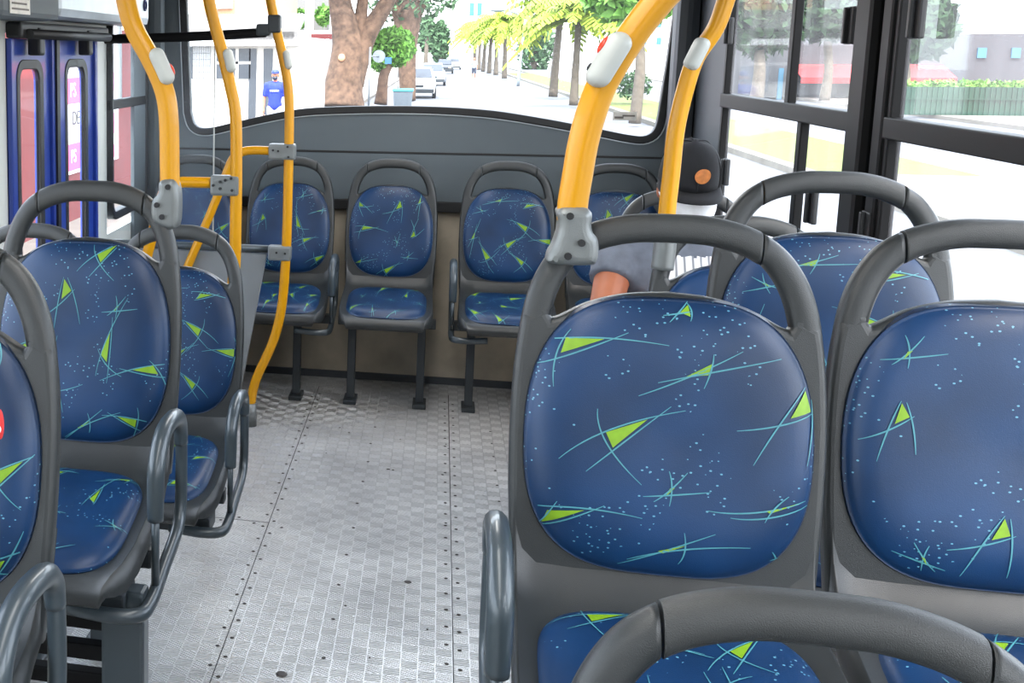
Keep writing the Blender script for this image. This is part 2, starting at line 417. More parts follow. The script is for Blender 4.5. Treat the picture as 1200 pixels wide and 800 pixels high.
def arc(mb, P, fn, w, mi):
    a, b, c = [Vector(q) for q in P]; n = 14
    ctl = 2*b-.5*(a+c)
    L = [(1-t)**2*a+2*t*(1-t)*ctl+t*t*c for t in [i/n for i in range(n+1)]]
    prev = None
    for i, p in enumerate(L):
        d = (L[min(i+1, n)]-L[max(i-1, 0)]); d = Vector((-d.y, d.x)); 
        if d.length < 1e-9: continue
        d.normalize(); ww = w*(.35+.65*math.sin(PI*(i+.3)/(n+.6)))
        q = (p+d*ww, p-d*ww)
        ok = fn(*p, test=True) < .985
        if prev and ok:
            mb.add([fn(*prev[0]), fn(*prev[1]), fn(*q[1]), fn(*q[0])], [(0, 1, 2, 3)], mi, True)
        prev = q if ok else None
def tri(mb, T, fn, mi):
    a, b, c = [Vector(q) for q in T]; n = 4
    if max(fn(*q, test=True) for q in (a, b, c)) > .985: return
    g = {}
    vs = []; fs = []
    for i in range(n+1):
        for j in range(n+1-i):
            g[i, j] = len(vs); vs.append(fn(*(a+(b-a)*(i/n)+(c-a)*(j/n))))
    for i in range(n):
        for j in range(n-i):
            fs.append((g[i, j], g[i+1, j], g[i, j+1]))
            if i+j < n-1: fs.append((g[i+1, j], g[i+1, j+1], g[i, j+1]))
    mb.add(vs, fs, mi, True)
# printed motifs of the big seat (a triangle and three crossing arcs each), measured in its cushion
MOT = [
 ([(150,222),(212,220),(142,247)], [[(95,235),(190,219),(315,225)],[(95,272),(170,243),(250,208)],[(158,208),(135,250),(132,302)]]),
 ([(383,250),(378,268),(343,273)], [[(385,235),(382,260),(372,290)],[(270,308),(350,272),(430,228)],[(300,285),(390,262),(490,237)]]),
 ([(530,285),(540,318),(506,328)], [[(530,280),(490,338),(452,405)],[(540,285),(543,340),(536,402)],[(425,353),(490,340),(550,318)]]),
 ([(220,370),(286,345),(232,394)], [[(205,333),(222,388),(280,450)],[(145,418),(225,366),(345,327)],[(190,435),(245,388),(322,322)]]),
 ([(325,452),(333,450),(318,466)], [[(323,425),(328,450),(325,480)],[(283,468),(330,462),(388,453)],[(352,425),(325,455),(300,475)]]),
 ([(475,475),(525,460),(480,478)], [[(385,482),(460,478),(550,452)],[(420,490),(480,485),(552,460)],[(508,450),(487,470),(473,493)]]),
 ([(130,505),(190,498),(122,528)], [[(90,505),(180,495),(283,503)],[(112,535),(160,517),(222,488)],[(145,488),(128,515),(118,530)]]),
 ([(310,553),(355,540),(318,556)], [[(248,582),(320,552),(398,518)],[(262,572),(350,547),(453,535)],[(350,520),(352,550),(343,572)]]),
 ([(332,172),(345,160),(348,178)], [[(305,178),(330,174),(350,170)],[(315,188),(330,172),(345,155)],[(343,157),(350,170),(348,185)]]),
 ([(497,548),(503,548),(500,556)], [[(488,540),(498,556),(503,577)],[(511,545),(505,562),(495,577)],[(486,556),(500,552),(514,548)]]),
]
def zx(p): return Vector(((p[0]-319)/234*CW, CS+(376-p[1])/226*CH))
MOT = [([zx(q) for q in t], [[zx(q) for q in a] for a in A]) for t, A in MOT]
def moved(mo, c, rot, sc, flip):
    t, A = mo; o = sum((q for q in t), Vector((0, 0)))/3
    R = Matrix.Rotation(rot, 2)
    f = lambda q: R @ Vector(((q-o).x*flip, (q-o).y))*sc + c
    return [f(q) for q in t], [[f(q) for q in a] for a in A]
def rnd_motifs(rg, fn_test, box, n, tri_rot=.5):
    out, cs = [], []; tries = 0
    while len(out) < n and tries < 400:
        tries += 1
        c = Vector((rg.uniform(box[0], box[1]), rg.uniform(box[2], box[3])))
        if fn_test(c) > .9 or any((c-q).length < .085 for q in cs): continue
        cs.append(c)
        out.append(moved(MOT[rg.choice([0, 1, 2, 3, 3, 4, 6, 7])], c, rg.uniform(-.3, .5) if rg.random() < .7 else rg.uniform(.9, 2.2), rg.uniform(.65, .95), rg.choice([1, 1, -1])))
    return out
def polar_grid(mb, xy, pt, rings, n):
    rs = [i/rings for i in range(1, rings+1)]
    rs = [1-(1-r)**1.7 for r in rs]; rs[-1] = 1.0
    rs = rs[:-1]+[.985, 1.0]
    vs, fs = [pt(*xy(0, 0))], []
    for r in rs:
        for k in range(n): vs.append(pt(*xy(r, 2*PI*k/n)))
    for k in range(n): fs.append((0, 1+k, 1+(k+1) % n))
    for j in range(len(rs)-1):
        for k in range(n):
            k2 = (k+1) % n; fs.append((1+j*n+k, 1+(j+1)*n+k, 1+(j+1)*n+k2, 1+j*n+k2))
    mb.add(vs, fs, 0, True)
    return vs[-n:]
def cushion_mesh(seed, fixed=None):
    mb = MB(); n = 72
    e = polar_grid(mb, cush_xy, lambda x, s: cush_pt(x, s), 14, n)
    mb.add(list(e)+[backpt(p.x*.99, p.z-0.002, -.004) for p in e], [(k, k+n, (k+1) % n+n, (k+1) % n) for k in range(n)], 0, True)
    rg = random.Random(seed)
    def fn(x, s, test=False):
        if test: return cush_rho(x, s)
        return cush_pt(x, s, .0016)
    mots = fixed or rnd_motifs(rg, lambda c: cush_rho(c.x, c.y), (-.19, .19, .62, 1.01), 9)
    for t, A in mots:
        tri(mb, t, fn, 1)
        for a in A: arc(mb, a, fn, .0011, 2)
    return mb.mesh('back_cushion', ['fabric', 'lime', 'cyan'])
def pad_mesh(seed):
    mb = MB(); n = 72
    e = polar_grid(mb, pad_xy, lambda x, y: pad_pt(x, y), 14, n)
    mb.add(list(e)+[Vector((p.x*.99, p.y, p.z-.02)) for p in e], [(k, k+n, (k+1) % n+n, (k+1) % n) for k in range(n)], 0, True)
    rg = random.Random(seed)
    def fn(x, y, test=False):
        if test: return pad_rho(x, y)
        return pad_pt(x, y, .0016)
    for t, A in rnd_motifs(rg, lambda c: pad_rho(c.x, c.y), (-.17, .17, -.41, -.05), 9):
        tri(mb, t, fn, 1)
        for a in A: arc(mb, a, fn, .0011, 2)
    return mb.mesh('seat_cushion', ['fabric', 'lime', 'cyan'])
def shell_mesh():
    prof = [(.034, .72, .214), (.018, .66, .212), (.009, .632, .211), (-.006, .608, .210), (-.024, .588, .210), (-.050, .573, .210), (-.085, .563, .211), (-.13, .552, .213),
            (-.22, .536, .216), (-.31, .521, .216), (-.37, .511, .208), (-.405, .504, .194), (-.427, .495, .184), (-.436, .480, .180), (-.433, .466, .176), (-.42, .456, .168), (-.39, .450, .160)]
    mb = MB(); cols = [-1, -.985, -.95, -.85, -.6, -.3, 0, .3, .6, .85, .95, .985, 1]
    vs, fs = [], []
    m = len(prof)
    for i, (y, z, w) in enumerate(prof):
        a = Vector(prof[max(i-1, 0)][:2]); b = Vector(prof[min(i+1, m-1)][:2]); d = (b-a).normalized()
        nrm = Vector((d.y, -d.x))  # towards the sitter (up / forward)
        if nrm.y < 0 and i < 11: nrm = -nrm
        row = []
        # folded side, then the face with a raised rim
        side = .045 if 5 < i < 13 else .03
        k = 1 if i < 11 else max(0, 1-(i-10)/5)
        for c in cols:
            lift = .014*k*max(0, (abs(c)-.82)/.18)**1.5
            row.append(Vector((w*c, y+nrm.x*lift, z+nrm.y*lift)))
        low = [Vector((-(w+.004), y-nrm.x*side*k, z-nrm.y*side*k))] ; hi = [Vector((w+.004, y-nrm.x*side*k, z-nrm.y*side*k))]
        vs += low+row+hi
    n = len(cols)+2
    for i in range(m-1):
        for k in range(n-1): fs.append((i*n+k, i*n+k+1, (i+1)*n+k+1, (i+1)*n+k))
    mb.add(vs, fs, 0, True)
    # closed underside tray
    mb.box((-.17, -.385, .445), (.17, -.06, .505), 0, .012)
    return mb.mesh('seat_shell', 'plastic')
ME_FRAME, ME_GRIP, ME_SHELL = frame_mesh(), grip_mesh(), shell_mesh()
CUSH = {i: cushion_mesh(100+i) for i in range(5)}; CUSH['main'] = cushion_mesh(0, MOT)
PADS = {i: pad_mesh(200+i) for i in range(4)}
def part(name, me, parent):
    o = bpy.data.objects.new(name, me); C.objects.link(o); o.parent = parent; return o
def arm_rail(seat, side):
    """looped side rail: bottom bar, rear upright, padded top, thin front upright"""
    x0 = side*.205; x = side*.246
    mb = MB()
    mb.tube([(x0-side*.12, -.36, .425), (x0-side*.03, -.365, .42), (x-side*.012, -.35, .42), (x, -.30, .424), (x, -.19, .445), (x, -.075, .47), (x, -.035, .51), (x, -.03, .60), (x, -.035, .655)], .014, 12)
    mb.tube([(x, -.265, .43), (x, -.265, .60)], .0085, 10, sub=1)
    o = mb.build('side_rail', 'tube', seat)
    pb = MB()
    pb.tube([(x, -.035, .640), (x, -.045, .678), (x, -.08, .705), (x, -.16, .715), (x, -.22, .702), (x, -.258, .664), (x, -.265, .615), (x, -.265, .565)], [.0155, .017, .018, .018, .018, .0185, .0185, .017], 12)
    pb.build('arm_pad', 'tube', seat)
def make_seat(label, x, y, z, cush=0, pad=0, rails=(), sc=1.0, legs=None, group='blue passenger seats', rz=0, cat='bus seat', lxs=(-.16, .17), posts=(-.12, .12)):
    s = thing('bus_seat', label, cat, (x, y, z), rz, group); s.scale = sc if isinstance(sc, tuple) else (sc, sc, sc)
    part('back_frame', ME_FRAME, s); part('handle_grip', ME_GRIP, s); part('seat_shell', ME_SHELL, s)
    part('back_cushion', CUSH[cush], s); part('seat_cushion', PADS[pad], s)
    for r in rails: arm_rail(s, r)
    if legs == 'row':
        zf = -z/s.scale.z
        for lx in lxs:
            mb = MB(); mb.box((lx-.019, -.14, zf+.02), (lx+.019, -.09, .45), 0, .004); mb.box((lx-.032, -.18, zf), (lx+.032, -.05, zf+.02), 0, .004)
            mb.build('leg', 'darkleg', s)
        mb = MB(); mb.box((-.235, -.13, .41), (.235, -.08, .45), 0, .004); mb.build('support_beam', 'darkleg', s)
    elif legs:
        # legs = (bottom z in local units)
        zb = legs[0]
        for lx in posts:
            mb = MB(); mb.box((lx-.045, -.32, zb+.012), (lx+.045, -.27, .445), 0, .008); mb.box((lx-.07, -.36, zb), (lx+.07, -.23, zb+.012), 0, .004); mb.build('leg', 'tube', s)
        mb = MB(); mb.box((-.2, -.34, .405), (.2, -.25, .445), 0, .006); mb.box((-.2, -.12, .405), (.2, -.08, .445), 0, .006); mb.build('under_frame', 'darkleg', s)
        if len(legs) > 1:
            for zz in legs[1:]:
                mb = MB(); mb.box((posts[0]+.04, -.31, zz), (posts[-1]-.04, -.28, zz+.03), 0, .004); mb.build('foot_bar', 'blackmetal', s)
    return s

FL = 0.0
PLAT = .25
seatA = make_seat('nearest blue bus seat, cut off by the bottom edge, only its curved handle showing', .335, .98, .045, 0, 0, (), 1.0, (-.04,))
seatB = make_seat('large blue foreground bus seat with the thickest yellow pole on its left shoulder', .342, 1.80, .27, 'main', 1, (-1,), (.975, 1, 1), (-.02,))
seatB2 = make_seat('blue bus seat cropped by the right edge, next to the large foreground seat', .795, 1.86, .27, 2, 2, (), (.98, 1, 1), (-.02,))
seatC = make_seat('blue bus seat at the right window behind the two large foreground seats', .745, 2.46, .27, 3, 3, (), (.97, 1, 1.01), (-.02,))
seatD = make_seat('blue bus seat with a slim yellow pole, directly in front of the capped man', .745, 3.13, .06, 4, 0, (), (.97, 1, 1.04), (-.0577,))
seatE = make_seat('bus seat the capped man sits on, its handle half hidden by his head', .775, 4.02, .03, 1, 1, (), (.97, 1, 1.04), (-.0288,))
seatL1 = make_seat('blue bus seat cropped by the left edge, only right post and side rail showing', -.745, 1.53, .24, 1, 1, (1,), 1.0, (-.24,))
seatL2 = make_seat('blue bus seat left of the aisle with a yellow pole clamped to its right shoulder', -.730, 2.37, .165, 0, 2, (1,), (.94, 1, 1.06), (-.1556, .36, .30, .245), posts=(-.17, .19))
seatL3 = make_seat('blue bus seat behind the left aisle seat with the pole, partly hidden by it', -.735, 3.30, -.045, 3, 3, (1,), (.91, 1, 1.045), (.0431,), posts=(-.13,))
seatL3w = make_seat('bus seat beside the blue doors, only the top of its grey handle peeping out', -1.165, 3.22, -.045, 4, 0, (), (.91, 1, 1.045), (.0431,))
mb = MB(); c = ony(0, 497, 1.49)
mb.ellipsoid(c-Vector(seatL1.location), (.006, .004, .022)); mb.ellipsoid(c-Vector(seatL1.location)+Vector((-.001, -.003, -.006)), (.004, .004, .006), 1)
o = mb.build('red_tag', ['redsign', 'poster'], seatL1); o['label'] = 'small red and white tag'
back_lab = ['rear row seat at the far left, seen through the clear screen between yellow poles',
            'rear row seat second from the left, behind the curved yellow pole',
            'rear row seat in the middle of the row, fully in view',
            'rear row seat second from the right, beside the thick yellow pole',
            'rear row seat at the far right, mostly hidden by pole and man']
BY = 5.70
for i, bx in enumerate((-1.165, -.69, -.205, .325, .80)):
    make_seat(back_lab[i], bx, BY, -.06, (1, 2, 4, 3, 0)[i], i % 4, ((), (1,), (), (-1,), ())[i], (.96, 1, 1.06), 'row', 'rear row of seats', lxs=((-.16,), (.07,), (-.165, .17), (-.15, .2), (.1,))[i])

# ------------------------------------------------------------------ bus shell
YB, XL, XR, ZC, YF = 6.0, -1.47, 1.12, 2.15, -5.0
def struct(mb, name, mats, parent=None):
    o = mb.build(name, mats, parent)
    if not parent: o['kind'] = 'structure'
    return o
# floor with seams and rivet heads
fl = MB(); fl.box((XL, YF, -.08), (XR, YB, 0))
def seam_y(x, y0, y1): fl.box((x-.0015, y0, -.002), (x+.0015, y1, .0006), 1)
def seam_x(y, x0, x1): fl.box((x0, y-.0015, -.002), (x1, y+.0015, .0006), 1)
def rivet(x, y, r=.0062):
    n = 10; vs = [(x+r*math.cos(2*PI*k/n), y+r*math.sin(2*PI*k/n), .0012) for k in range(n)] + [(x+r*.6*math.cos(2*PI*k/n), y+r*.6*math.sin(2*PI*k/n), .0026) for k in range(n)]
    fl.add(vs, [tuple(range(n, 2*n))]+[(k, (k+1) % n, (k+1) % n+n, k+n) for k in range(n)], 2, False)
x1, x2 = -.533, .094
seam_y(x1, -4.9, 5.8); seam_y(x2, -4.9, 5.8); seam_x(4.0, XL, x1); seam_x(.2, x1, x2)
for i in range(-20, 64):
    y = 2.2+i*.055
    rivet(x1+(.016 if i % 2 else -.016), y)
    if i % 2 == 0: rivet(x2+.018, y+.03); 
    else: rivet(x2-.018, y)
for i in range(12): rivet(-.22+.003*(i % 3-1)-.01*(12-i)*.3, 2.85+i*.235)
for i in range(9): rivet(.27, 3.9+i*.17, .0055)
for i in range(8): rivet(x1-.05-.06*i, 4.0+(.02 if i % 2 else -.02))
rg = random.Random(5)
for i in range(14): rivet(rg.uniform(-.5, .1), rg.uniform(2.8, 5.3), rg.uniform(.003, .006))
# dark worn specks
for (u, v, r) in ((478, 682, .012), (455, 550, .008), (330, 790, .016)):
    p = onz(u, v, 0); rivet(p.x, p.y, r)
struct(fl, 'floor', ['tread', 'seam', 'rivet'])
pl = MB(); pl.box((.27, .9+.35, 0), (XR, 3.0, PLAT), 0, .01)
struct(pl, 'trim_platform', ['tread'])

# ceiling
ce = MB(); ce.box((XL, YF, ZC), (XR, YB, ZC+.05)); struct(ce, 'ceiling', 'ceil')

# rear wall with curved window
W = lambda u, v: ((lambda p: (p.x, p.z))(ony(u, v, YB)))
bot = [W(224, 132), W(229, 146), W(243, 150), W(275, 143), W(310, 135), W(345, 128.5), W(380, 125.5), W(440, 124), W(500, 124.5), W(550, 127), W(590, 131), W(645, 140), W(700, 150.5), W(738, 158), W(757, 158.5), W(768, 148), W(774, 118), W(782, 68)]
xr_t = W(795, -20)[0]
winloop = smooth_loop(bot, 4) + [Vector((xr_t, 1.98)), Vector((xr_t-.06, 2.04)), Vector((bot[0][0]-.0, 2.04)), Vector((bot[0][0]-.03, 1.98))]
def inset(loop, d):
    n = len(loop); out = []
    for i in range(n):
        a, b, c = loop[i-1], loop[i], loop[(i+1) % n]
        t = (c-a).normalized(); out.append(b + Vector((-t.y, t.x))*d)
    return out
wallfn = lambda y: (lambda x, s, t: Vector((x, y-t, s)))
outer = [Vector((XL, .90)), Vector((XR, .90)), Vector((XR, ZC)), Vector((XL, ZC))]
mb = flat_poly([outer, inset(winloop, -.035)], .05, .004, wallfn(YB+.02))
o = struct(mb, 'wall_rear', 'panel')
gk = flat_poly([inset(winloop, -.036), winloop], .05, .006, wallfn(YB+.015)); g = gk.build('window_gasket', 'black', o)
ln = flat_poly([inset(winloop, -.041), inset(winloop, -.036)], .056, .001, wallfn(YB+.015)); ln.build('window_bead', 'silver', o)
gv = MB(); gv.box((XL+.02, YB-.008, 1.157), (XR-.02, YB+.0, 1.168), 0, .002); gv.build('panel_groove', 'black', o)
lb = MB(); lb.box((XL, YB-.03, .875), (XR, YB+.02, .925), 0, .004); lb.build('dark_gap_strip', 'black', o)  # black strip along the dark gap below the panel
lo = MB(); lo.box((XL, YB, 0), (XR, YB+.05, .90)); lo.build('lower_board', 'beige', o)
bs = MB(); bs.box((XL, YB-.015, 0), (XR, YB, .035)); bs.build('skirting_strip', 'darkpanel', o)
pn = flat_poly([inset(winloop, -.02)], .006, .001, wallfn(YB+.03))
w0 = struct(pn, 'window_1', 'glass')
# rear corner posts swelling forward at both sides
tr = MB(); tr.box((XR-.10, YB-.16, .9), (XR, YB, ZC), 0, .04); struct(tr, 'trim_1', 'darkpanel')
tr = MB(); tr.box((XL, YB-.10, .9), (XL+.10, YB, ZC), 0, .04); struct(tr, 'trim_2', 'panel')

# right wall
ZS, ZT, R0, R1 = .93, 2.02, 1.435, 1.49
def wallbox(mb, y0, y1, z0, z1, x0=XR, x1=XR+.015, mi=0, bev=0): mb.box((x0, y0, z0), (x1, y1, z1), mi, bev)
rw = MB()
wallbox(rw, YF, YB, 0, ZS); wallbox(rw, YF, YB, ZT, ZC); wallbox(rw, 5.24, YB, ZS, ZT)
struct(rw, 'wall_right', 'darkpanel')
def side_window(name, y0, y1, x, sgn, mull_up, mull_low, latches, hazy_up=True):
    w = thing(name, None, None, (x, (y0+y1)/2, ZS), 0, None, 'structure')
    def b(nm, mats, *boxes, bev=.004):
        mb = MB()
        for bx in boxes: mb.box(bx[0], bx[1], 0, bev)
        return world_child(mb.build(nm, mats), w)
    xa, xb = x-.022, x+.010
    b('window_frame', 'blackmetal', ((xa, y0, ZS), (xb, y0+.03, ZT)), ((xa, y1-.03, ZS), (xb, y1, ZT)), ((xa, y0, ZT-.03), (xb, y1, ZT)), ((xa, y0, ZS), (xb, y1, ZS+.03)))
    b('middle_rail', 'blackmetal', ((xa-.008, y0+.01, R0), (xb, y1-.01, R1)))
    b('mullion', 'blackmetal', ((xa-.004, mull_up-.022, R1-.01), (xb-.01, mull_up+.022, ZT-.01)))
    b('mullion', 'blackmetal', ((xa-.004, mull_low-.022, ZS+.01), (xb-.01, mull_low+.022, R0+.01)))
    for (ya, yb, za, zb, mt, dx) in ((y0+.025, mull_up+.01, R1, ZT-.02, 'hazy', .012), (mull_up-.01, y1-.025, R1, ZT-.02, 'hazy', .0),
                                     (y0+.025, mull_low+.01, ZS+.02, R0, 'glass', .012), (mull_low-.01, y1-.025, ZS+.02, R0, 'hazy', 0)):
        b('pane', mt, ((x+dx, ya, za), (x+dx+.004, yb, zb)), bev=0)
    for (y, z) in latches:
        mb = MB(); mb.box((x-.034*1, y-.032, z-.052), (x-.018, y+.032, z+.052), 0, .005); mb.box((x-.046, y-.006, z-.05), (x-.03, y+.012, z+.05), 0, .004)
        world_child(mb.build('latch', 'black'), w)
    return w
side_window('window_2', 3.63, 5.24, XR, 1, 4.30, 4.13, [(5.17, 1.735), (3.72, 1.725), (5.05, 1.19), (3.92, 1.195)])
side_window('window_3', 1.0, 3.40, XR, 1, 1.9, 1.9, [(3.24, 1.735), (3.44, 1.19)])
side_window('window_4', -1.6, .78, XR, 1, -.4, -.4, [])
tp = MB(); tp.box((XR-.045, 3.50, ZS), (XR+.012, 3.64, ZT+.1), 0, .02); tp.box((XR-.03, 3.395, ZS), (XR+.012, 3.47, ZT+.1), 0, .012); struct(tp, 'trim_3', 'blackmetal')
tp = MB(); tp.box((XR-.012, 3.47, ZS), (XR+.012, 3.50, ZT+.1)); struct(tp, 'trim_4', 'darkpanel')
tp = MB(); tp.box((XR-.045, .78, ZS), (XR+.012, 1.0, ZT+.1), 0, .02); struct(tp, 'trim_5', 'blackmetal')
tp = MB(); tp.box((XR-.045, -1.8, ZS), (XR+.012, -1.6, ZT+.1), 0, .02); tp.box((XR-.03, YF, ZS), (XR+.012, -4.2, ZT+.1), 0, .02); struct(tp, 'trim_6', 'blackmetal')
side_window('window_8', -4.2, -1.8, XR, 1, -3, -3, [])
mb = MB(); mb.box((XL-.05, YF-.05, 0), (XR+.05, YF, ZC)); struct(mb, 'front_light_block', 'panel')  # unseen solid front, added to keep daylight from ahead out of the bus

# left wall
yl = lambda u, v: onx(u, v, XL).y
D0, D1, D2, D3 = yl(7, 100), yl(58.5, 100), yl(62, 100), yl(109, 100)
WY0, WY1 = yl(125, 150), yl(166, 120)
lw = MB()
lwb = lambda *a: lw.box((XL-.05, a[0], a[2]), (XL, a[1], a[3]))
lwb(YF, D0, 0, ZS); lwb(YF, D0, ZT-.1, ZC); lwb(D0-.25, D0, ZS, ZT); lwb(D3, YB, 0, .82); lwb(D3, YB, 1.86, ZC); lwb(D3, WY0, .82, 1.86); lwb(WY1, YB, .82, 1.86); lwb(D0, D3, 1.72, ZC)
struct(lw, 'wall_left', 'whitewall')
xfn = lambda x: (lambda a, s, t: Vector((x+t, a, s)))
def door(name, y0, y1, w0, w1):
    zt, zb = 1.70, -.25
    wl = rrect(w0, w1, .45, onx(62, 80, XL).z, .045)
    d = flat_poly([[(y0, zb), (y1, zb), (y1, zt), (y0, zt)], wl], .022, .003, xfn(XL-.004)); o = d.build(name, 'bluedoor'); o['kind'] = 'structure'
    iw = [(a, s) for a, s in wl]
    gk = flat_poly([rrect(w0-.032, w1+.045, .41, onx(62, 80, XL).z+.035, .07), wl], .022, .004, xfn(XL)); gk.build('window_gasket', 'black', o)
    gl = flat_poly([rrect(w0-.01, w1+.01, .44, onx(62, 80, XL).z+.01, .05)], .004, .0005, xfn(XL+.004)); gl.build('pane', 'glass', o)
    e = MB(); e.box((XL-.012, y0, zb), (XL+.022, y0+.03, zt), 0, .004); e.box((XL-.012, y1-.03, zb), (XL+.022, y1, zt), 0, .004); e.build('edge_strip', 'bluedoor', o)
    return o
door('door_1', D0, D1, yl(21, 120), yl(44, 120))
door('door_2', D2, D3, yl(77, 120), yl(97, 120))
ds = MB(); ds.box((XL-.03, D1, -.2), (XL+.03, D2, 1.7)); struct(ds, 'trim_7', 'black')
# gear above the doors
g = MB(); zcov = onx(120, 26, XL+.17).z
g.box((XL, D0, 1.70), (XL+.06, D3+.05, zcov-.012), 0, .01); g.cyl((XL+.07, D0+.05, 1.715), (XL+.07, D3, 1.715), .018)
for y in (D0+.2, D2+.3): g.box((XL+.02, y-.03, 1.64), (XL+.07, y+.03, 1.74), 0, .01)
o = g.build('door_mechanism', 'black'); tag(o, 'black opening gear on a rail above the two blue folding door leaves', 'door gear')
# side window by the door
w5 = thing('window_5', None, None, (XL, (WY0+WY1)/2, .85), 0, None, 'structure')
wl = rrect(WY0+.03, WY1-.0, onx(125, 250, XL).z, 1.84, .05)
gk = flat_poly([rrect(WY0+.005, WY1+.05, onx(125, 250, XL).z-.04, 1.88, .08), wl], .045, .006, xfn(XL+.005)); world_child(gk.build('window_gasket', 'black'), w5)
zr = onx(140, 121, XL).z
mb = MB(); mb.box((XL-.02, WY0, zr-.022), (XL+.022, WY1+.02, zr+.022), 0, .004); world_child(mb.build('middle_rail', 'blackmetal'), w5)
mb = MB(); mb.box((XL-.004, WY0, .8), (XL, WY1+.02, 1.86)); world_child(mb.build('pane', 'glass'), w5)
ym = yl(140, 80)
mb = MB(); mb.box((XL-.01, ym-.012, zr), (XL+.01, ym+.012, 1.85), 0, .003); world_child(mb.build('mullion', 'silver'), w5)
mb = MB(); mb.box((XL, YB-.35, .0), (XL+.02, YB-.05, 1.9), 0, .005); struct(mb, 'trim_8', 'panel')
# front left side: windows beyond the frame (plain openings with frames let the daylight in)
side_window('window_6', .9, D0-.25, XL, -1, 2.3, 2.3, [])
side_window('window_7', -1.9, .75, XL, -1, -.6, -.6, [])
side_window('window_9', -4.6, -2.05, XL, -1, -3.3, -3.3, [])

# cover box at top left with label and emblem
xb = XL+.17
ye = onx(176, 10, xb).y; ymid = onx(69, 10, xb).y; y0b = onx(2, 10, xb).y
zb = onx(120, 26, xb).z
cov = thing('door_gear_cover', 'grey overhead cover box above the doors with a cream label and a round emblem', 'cover', (XL+.08, (y0b+ye)/2, zb))
mb = MB(); mb.box((XL, ymid, zb), (xb, ye, ZC-.01), 0, .035); world_child(mb.build('cover_box', 'silver'), cov)
mb = MB(); mb.box((XL, y0b-.02, zb-.01), (xb+.005, ymid, ZC-.01), 0, .02); world_child(mb.build('end_housing', 'panel'), cov)
a = onx(12, 10, xb+.008); b = onx(35.5, 10, xb+.008); zl0 = onx(25, 16.5, xb+.008).z
mb = MB(); mb.box((xb+.004, a.y, zl0), (xb+.0075, b.y, zl0+.12))
sk = world_child(mb.build('label_sticker', 'sticker'), cov)
mb = MB()
for k in range(6):
    z = zl0+.012+k*.017; mb.box((xb+.0074, a.y+.015, z), (xb+.0082, b.y-.012-(.02 if k % 2 else 0), z+.006))
mb.build('label_text', 'ink', sk)
q = onx(170.5, 6.5, xb+.004)
mb = MB(); n = 24
mb.tube([(xb+.003, q.y+.021*math.cos(2*PI*k/n), q.z+.021*math.sin(2*PI*k/n)) for k in range(n+1)], .0045, 8, sub=1); world_child(mb.build('emblem', 'logo'), cov)

# ------------------------------------------------------------------ poles
def along(pts, y): return [ony(u, v, y) for u, v in pts]
def button(pole, c, axis, side, red=True, sc=1.0):
    z = Vector(axis).normalized(); xx = Vector(side); xx = (xx-z*xx.dot(z)).normalized(); yy = z.cross(xx)
    mt = Matrix((xx, yy, z)).transposed().to_4x4(); mt.translation = c
    mb = MB(); bm = bmesh.new(); bmesh.ops.create_cube(bm, size=1)
    bmesh.ops.scale(bm, vec=(.034*sc, .046*sc, .082*sc), verts=bm.verts)
    bmesh.ops.bevel(bm, geom=bm.edges[:], offset=.0165*sc, segments=5, affect='EDGES', profile=.5)
    bm.transform(mt); mb.bm(bm, 0, True)
    o = mb.build('stop_button', 'button', pole)
    if red:
        r = MB(); r.ellipsoid(mt @ Vector((.017*sc, 0, .014*sc)), (.005, .011*sc, .013*sc), 0, mtx=mt.to_3x3()); r.build('push_button', 'red', o)
        k = MB(); k.ellipsoid(mt @ Vector((.017*sc, 0, -.02*sc)), (.003, .006*sc, .006*sc), 0, mtx=mt.to_3x3()); k.build('indicator', 'black', o)
    return o
def clamp_box(mb, c, sx, sy, sz, mtx=None, bev=.008):
    m = Matrix.Translation(c) @ (mtx or Matrix.Identity(4)); mb.box((-sx/2, -sy/2, -sz/2), (sx/2, sy/2, sz/2), 0, bev, m)
def clamp_plate(pts, y, th):
    L = [(lambda p: Vector((p.x, p.z)))(ony(u, v, y)) for u, v in pts]
    if sum(L[i-1].x*L[i].y-L[i].x*L[i-1].y for i in range(len(L))) < 0: L.reverse()
    L = smooth_loop([q for i in range(len(L)) for q in (L[i].lerp(L[i-1], .25), L[i].lerp(L[(i+1) % len(L)], .25))], 3, True)
    return flat_poly([L], th, .014, lambda x, s, t: Vector((x, y-t, s)), bres=4)
def bolt(mb, c, d, r=.006): mb.cyl(Vector(c), Vector(c)+Vector(d), r, n=10)
# pole on the left aisle seat
y1 = 2.465
P = along([(199, 235), (199, 200), (197.5, 135), (191, 101), (175.5, 67), (157.5, 34), (147.6, 0), (142, -40), (140, -110)], y1)
P.append(Vector((P[-1].x, y1, ZC)))
p1 = MB(); p1.tube(P, .0215, 16); p1 = p1.build('handrail_pole', 'yellow')
tag(p1, 'thick yellow handrail pole rising from the left aisle seat and curving left to the ceiling', 'handrail')
cb = clamp_plate([(189, 209), (211, 209), (212, 262), (203, 268), (188, 263), (180, 256), (179, 235), (188, 226)], y1, .06)
cb = cb.build('seat_clamp', 'clamp', p1)
for (u, v) in ((184, 240), (197, 219), (190, 254)):
    bo = MB(); bolt(bo, ony(u, v, y1-.03), (0, -.006, 0)); bo.build('bolt', 'black', cb)
a = ony(183, 77, y1); button(p1, ony(189.5, 78, y1-.008), P[3]-P[4], (1, .25, 0))
